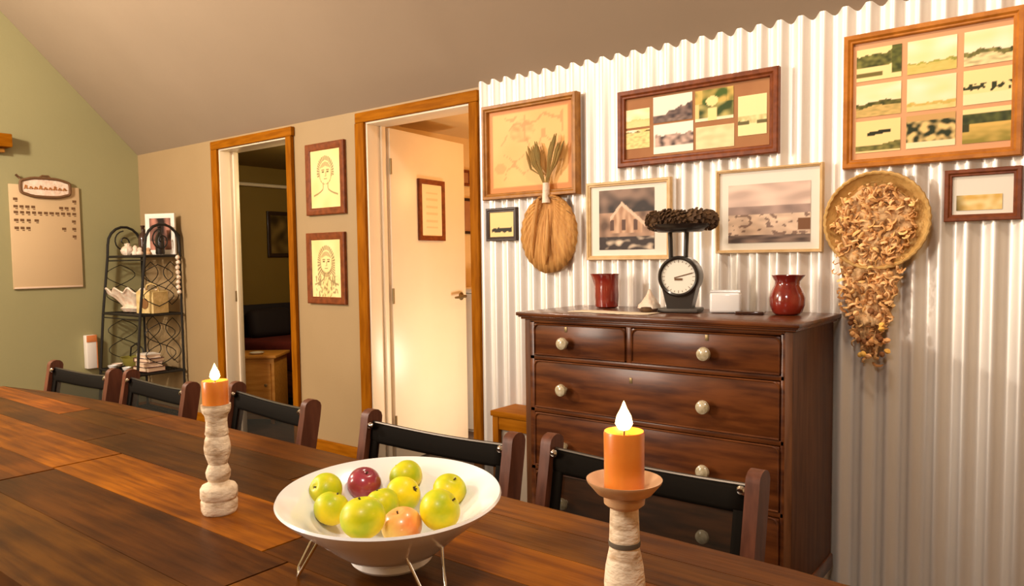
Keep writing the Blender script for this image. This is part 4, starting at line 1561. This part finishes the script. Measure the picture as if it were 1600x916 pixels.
for an in (-128, -14, 106):
    a = R(an)
    rad = Vector((math.cos(a), math.sin(a), 0))
    tg = Vector((-math.sin(a), math.cos(a), 0))
    pts = []
    for k in range(5):
        f = k / 4
        pts.append(rad * (.104 + .028 * f) + tg * (-.030 + .012 * f) + Vector((0, 0, (.8105 + zo) * (1 - f) + .010 * f)))
    for k in range(1, 8):
        q = R(180 + 180 * k / 8)
        pts.append(rad * .133 + tg * (.018 * math.cos(q)) + Vector((0, 0, .010 + .0075 * math.sin(q))))
    for k in range(5):
        f = 1 - k / 4
        pts.append(rad * (.104 + .028 * f) + tg * (.030 - .012 * f) + Vector((0, 0, (.8105 + zo) * (1 - f) + .010 * f)))
    MB().tube(pts, .0022, 8).build('leg', M_STEEL, st)


def apple(name, label, loc, r_, mt, tilt=(0, 0), kz=.93, calyx=False):
    t = thing(name, label, 'apple', (loc[0], loc[1], loc[2] - .003), 0, 'apples in the white bowl')
    t.rotation_euler = (tilt[0], tilt[1], random.uniform(0, 6))
    m = MB()
    prof = []
    n_ = 22
    for k in range(n_ + 1):
        a = PI * k / n_
        x_, z_ = math.sin(a), -math.cos(a)
        z2 = z_ * kz
        dim = math.exp(-(x_ / .22) ** 2)
        z2 -= math.copysign(.20 if z_ > 0 else .12, z_) * dim
        prof.append((0 if k in (0, n_) else r_ * x_ * (1.0 + .03 * z_), r_ * z2))
    m.lathe(prof, 32, rfn=lambda a, z: 1 + .015 * math.sin(5 * a) * (1 if z < 0 else .4))
    m.build('flesh', mt, t, smooth=60)
    MB().tube([(0, 0, r_ * .62), (r_ * .04, 0, r_ * .78), (r_ * .10, 0, r_ * .90)], [.0013, .0012, .0016], 6).build('stem', M_STEM, t)
    if calyx:
        pass
    m = MB()
    for k in range(5):
        a = 2 * PI * k / 5
        m.tube([(0, 0, -r_ * .80), (math.cos(a) * r_ * .10, math.sin(a) * r_ * .10, -r_ * .86), (math.cos(a) * r_ * .17, math.sin(a) * r_ * .17, -r_ * .90)], [.0016, .0013, .0004], 5)
    m.build('calyx', M_STEM, t)
    return t


APP = [('A', (-.9464, -2.1089, .8603), .027, M_APPLE, (1.0, .5), 'yellow green apple at the far left of the bowl, behind another green one'),
       ('B', (-.9016, -2.1336, .8461), .027, M_APPLE, (.4, .2), 'yellow green apple at the front left of the bowl'),
       ('red', (-.9344, -2.0405, .8557), .028, M_APPLER, (.3, .3), 'shiny dark red apple, the only red one in the bowl'),
       ('C', (-.7732, -2.1814, .8724), .031, M_APPLE, (.1, .1), 'large yellow green apple at the front rim of the bowl, below the red apple'),
       ('D', (-.8950, -1.9840, .8606), .028, M_APPLE, (.7, .3), 'green apple at the back of the bowl, beyond the one showing its dark eye'),
       ('E', (-.8593, -2.0245, .8473), .029, M_APPLE, (-2.1, .35), 'yellow apple in the middle of the bowl with its dark eye facing out'),
       ('F', (-.7991, -1.9808, .8544), .027, M_APPLE, (.2, .4), 'yellow apple at the back right of the bowl'),
       ('G', (-.7175, -2.0888, .8685), .030, M_APPLE, (.9, .2), 'large yellow green apple at the front right of the bowl'),
       ('peach', (-.7576, -2.1243, .8464), .029, M_PEACH, (.3, .1), 'orange blushed apple low at the front rim of the bowl'),
       ('H', (-.8503, -2.0776, .8478), .026, M_APPLE, (.3, .1), 'small green apple mostly hidden under the red apple in the bowl')]
for nm, lc, r_, mt, tl, lb in APP:
    apple('apple', lb, lc, r_, mt, tl)


# ------------------------------------------------------------------ candle holders
def candle_holder(label, loc, h=.205, saucer=False, rz=0):
    t = thing('candle_holder', label, 'candle holder', loc, rz, 'turned candle holders on the table')
    k = h / .205
    prof = [(0, 0), (.030, 0), (.0325, .006), (.0330, .022), (.0310, .026), (.0335, .030), (.0335, .046), (.030, .052), (.020, .056), (.0185, .060),
            (.0215, .068), (.0225, .077), (.0190, .087), (.0165, .092), (.0185, .098), (.0230, .112), (.0240, .124), (.0220, .138), (.0195, .146), (.0215, .150),
            (.0200, .158), (.0190, .172), (.0205, .184), (.0245, .190), (.0265, .197), (.0265, .205), (0, .205)]
    if saucer:
        prof = [(0, 0), (.034, 0), (.037, .008), (.036, .024), (.028, .032), (.020, .040), (.019, .050), (.024, .064), (.0245, .082), (.0225, .102), (.0180, .124), (.0183, .128)]
        MB().lathe([(r_, z) for r_, z in prof] + [(0, .128)], 40).build('turned_base', M_LIMED, t)
        MB().lathe([(0, .127), (.0188, .127), (.0192, .130), (.0188, .133), (0, .133)], 40).build('dark_ring', M_GROOVE, t)
        MB().lathe([(0, .132), (.0182, .132), (.0176, .150), (.0170, .168), (.0165, .174), (.0, .174)], 40).build('turned_neck', M_LIMED, t)
        MB().lathe([(0, .173), (.018, .173), (.024, .178), (.0245, .184), (.021, .187), (0, .187)], 40).build('collar', M_CLAY, t)
        MB().lathe([(0, .186), (.018, .186), (.033, .191), (.0440, .204), (.0448, .207), (.0425, .2065), (.031, .196), (.016, .193), (0, .192)], 48).build('saucer', M_CLAY, t)
    else:
        MB().lathe(prof, 40).build('turned_base', M_LIMED, t)
    return t


def candle(label, loc, h, r_, power, lit=1.0):
    t = thing('pillar_candle', label, 'candle', loc, 0, 'lit amber candles')
    MB().lathe([(0, 0), (r_, 0), (r_ * 1.0, h * .5), (r_ * 1.01, h * .96), (r_ * .97, h), (r_ * .88, h * .985), (r_ * .6, h - .006), (0, h - .007)], 40).build('wax', M_WAX, t)
    MB().tube([(0, 0, h - .008), (.0006, 0, h), (.0015, 0, h + .006)], .0009, 6).build('wick', M_WICK, t)
    m = MB()
    fl = .036 * lit
    m.lathe([(0, h), (.0065 * lit, h + fl * .06), (.0105 * lit, h + fl * .24), (.0085 * lit, h + fl * .50), (.0038 * lit, h + fl * .74), (.0014 * lit, h + fl * .92), (0, h + fl)], 16)
    fo = m.build('flame', M_FLAME, t)
    l = bpy.data.lights.new('candle_light', 'POINT')
    l.energy = power
    l.color = (1.0, .55, .2)
    l.shadow_soft_size = .012
    lo = bpy.data.objects.new('candle_light', l)
    COL.objects.link(lo)
    lo.location = (0, 0, h + fl * .5 + .012)
    lo.parent = t
    return t


c1 = (-1.283, -2.096)
candle_holder('whitewashed turned candle holder farther off, left of the fruit bowl', (c1[0], c1[1], .7505))
candle('short amber candle burning on the farther holder', (c1[0], c1[1], .9560), .044, .0235, .35, .9)
c2 = (-.429, -2.074)
candle_holder('whitewashed candle holder with clay saucer, nearer, right of the fruit bowl', (c2[0], c2[1], .7505), saucer=True)
candle('tall orange pillar candle burning on the nearer holder', (c2[0], c2[1], .9430), .072, .0238, .6, 1.0)
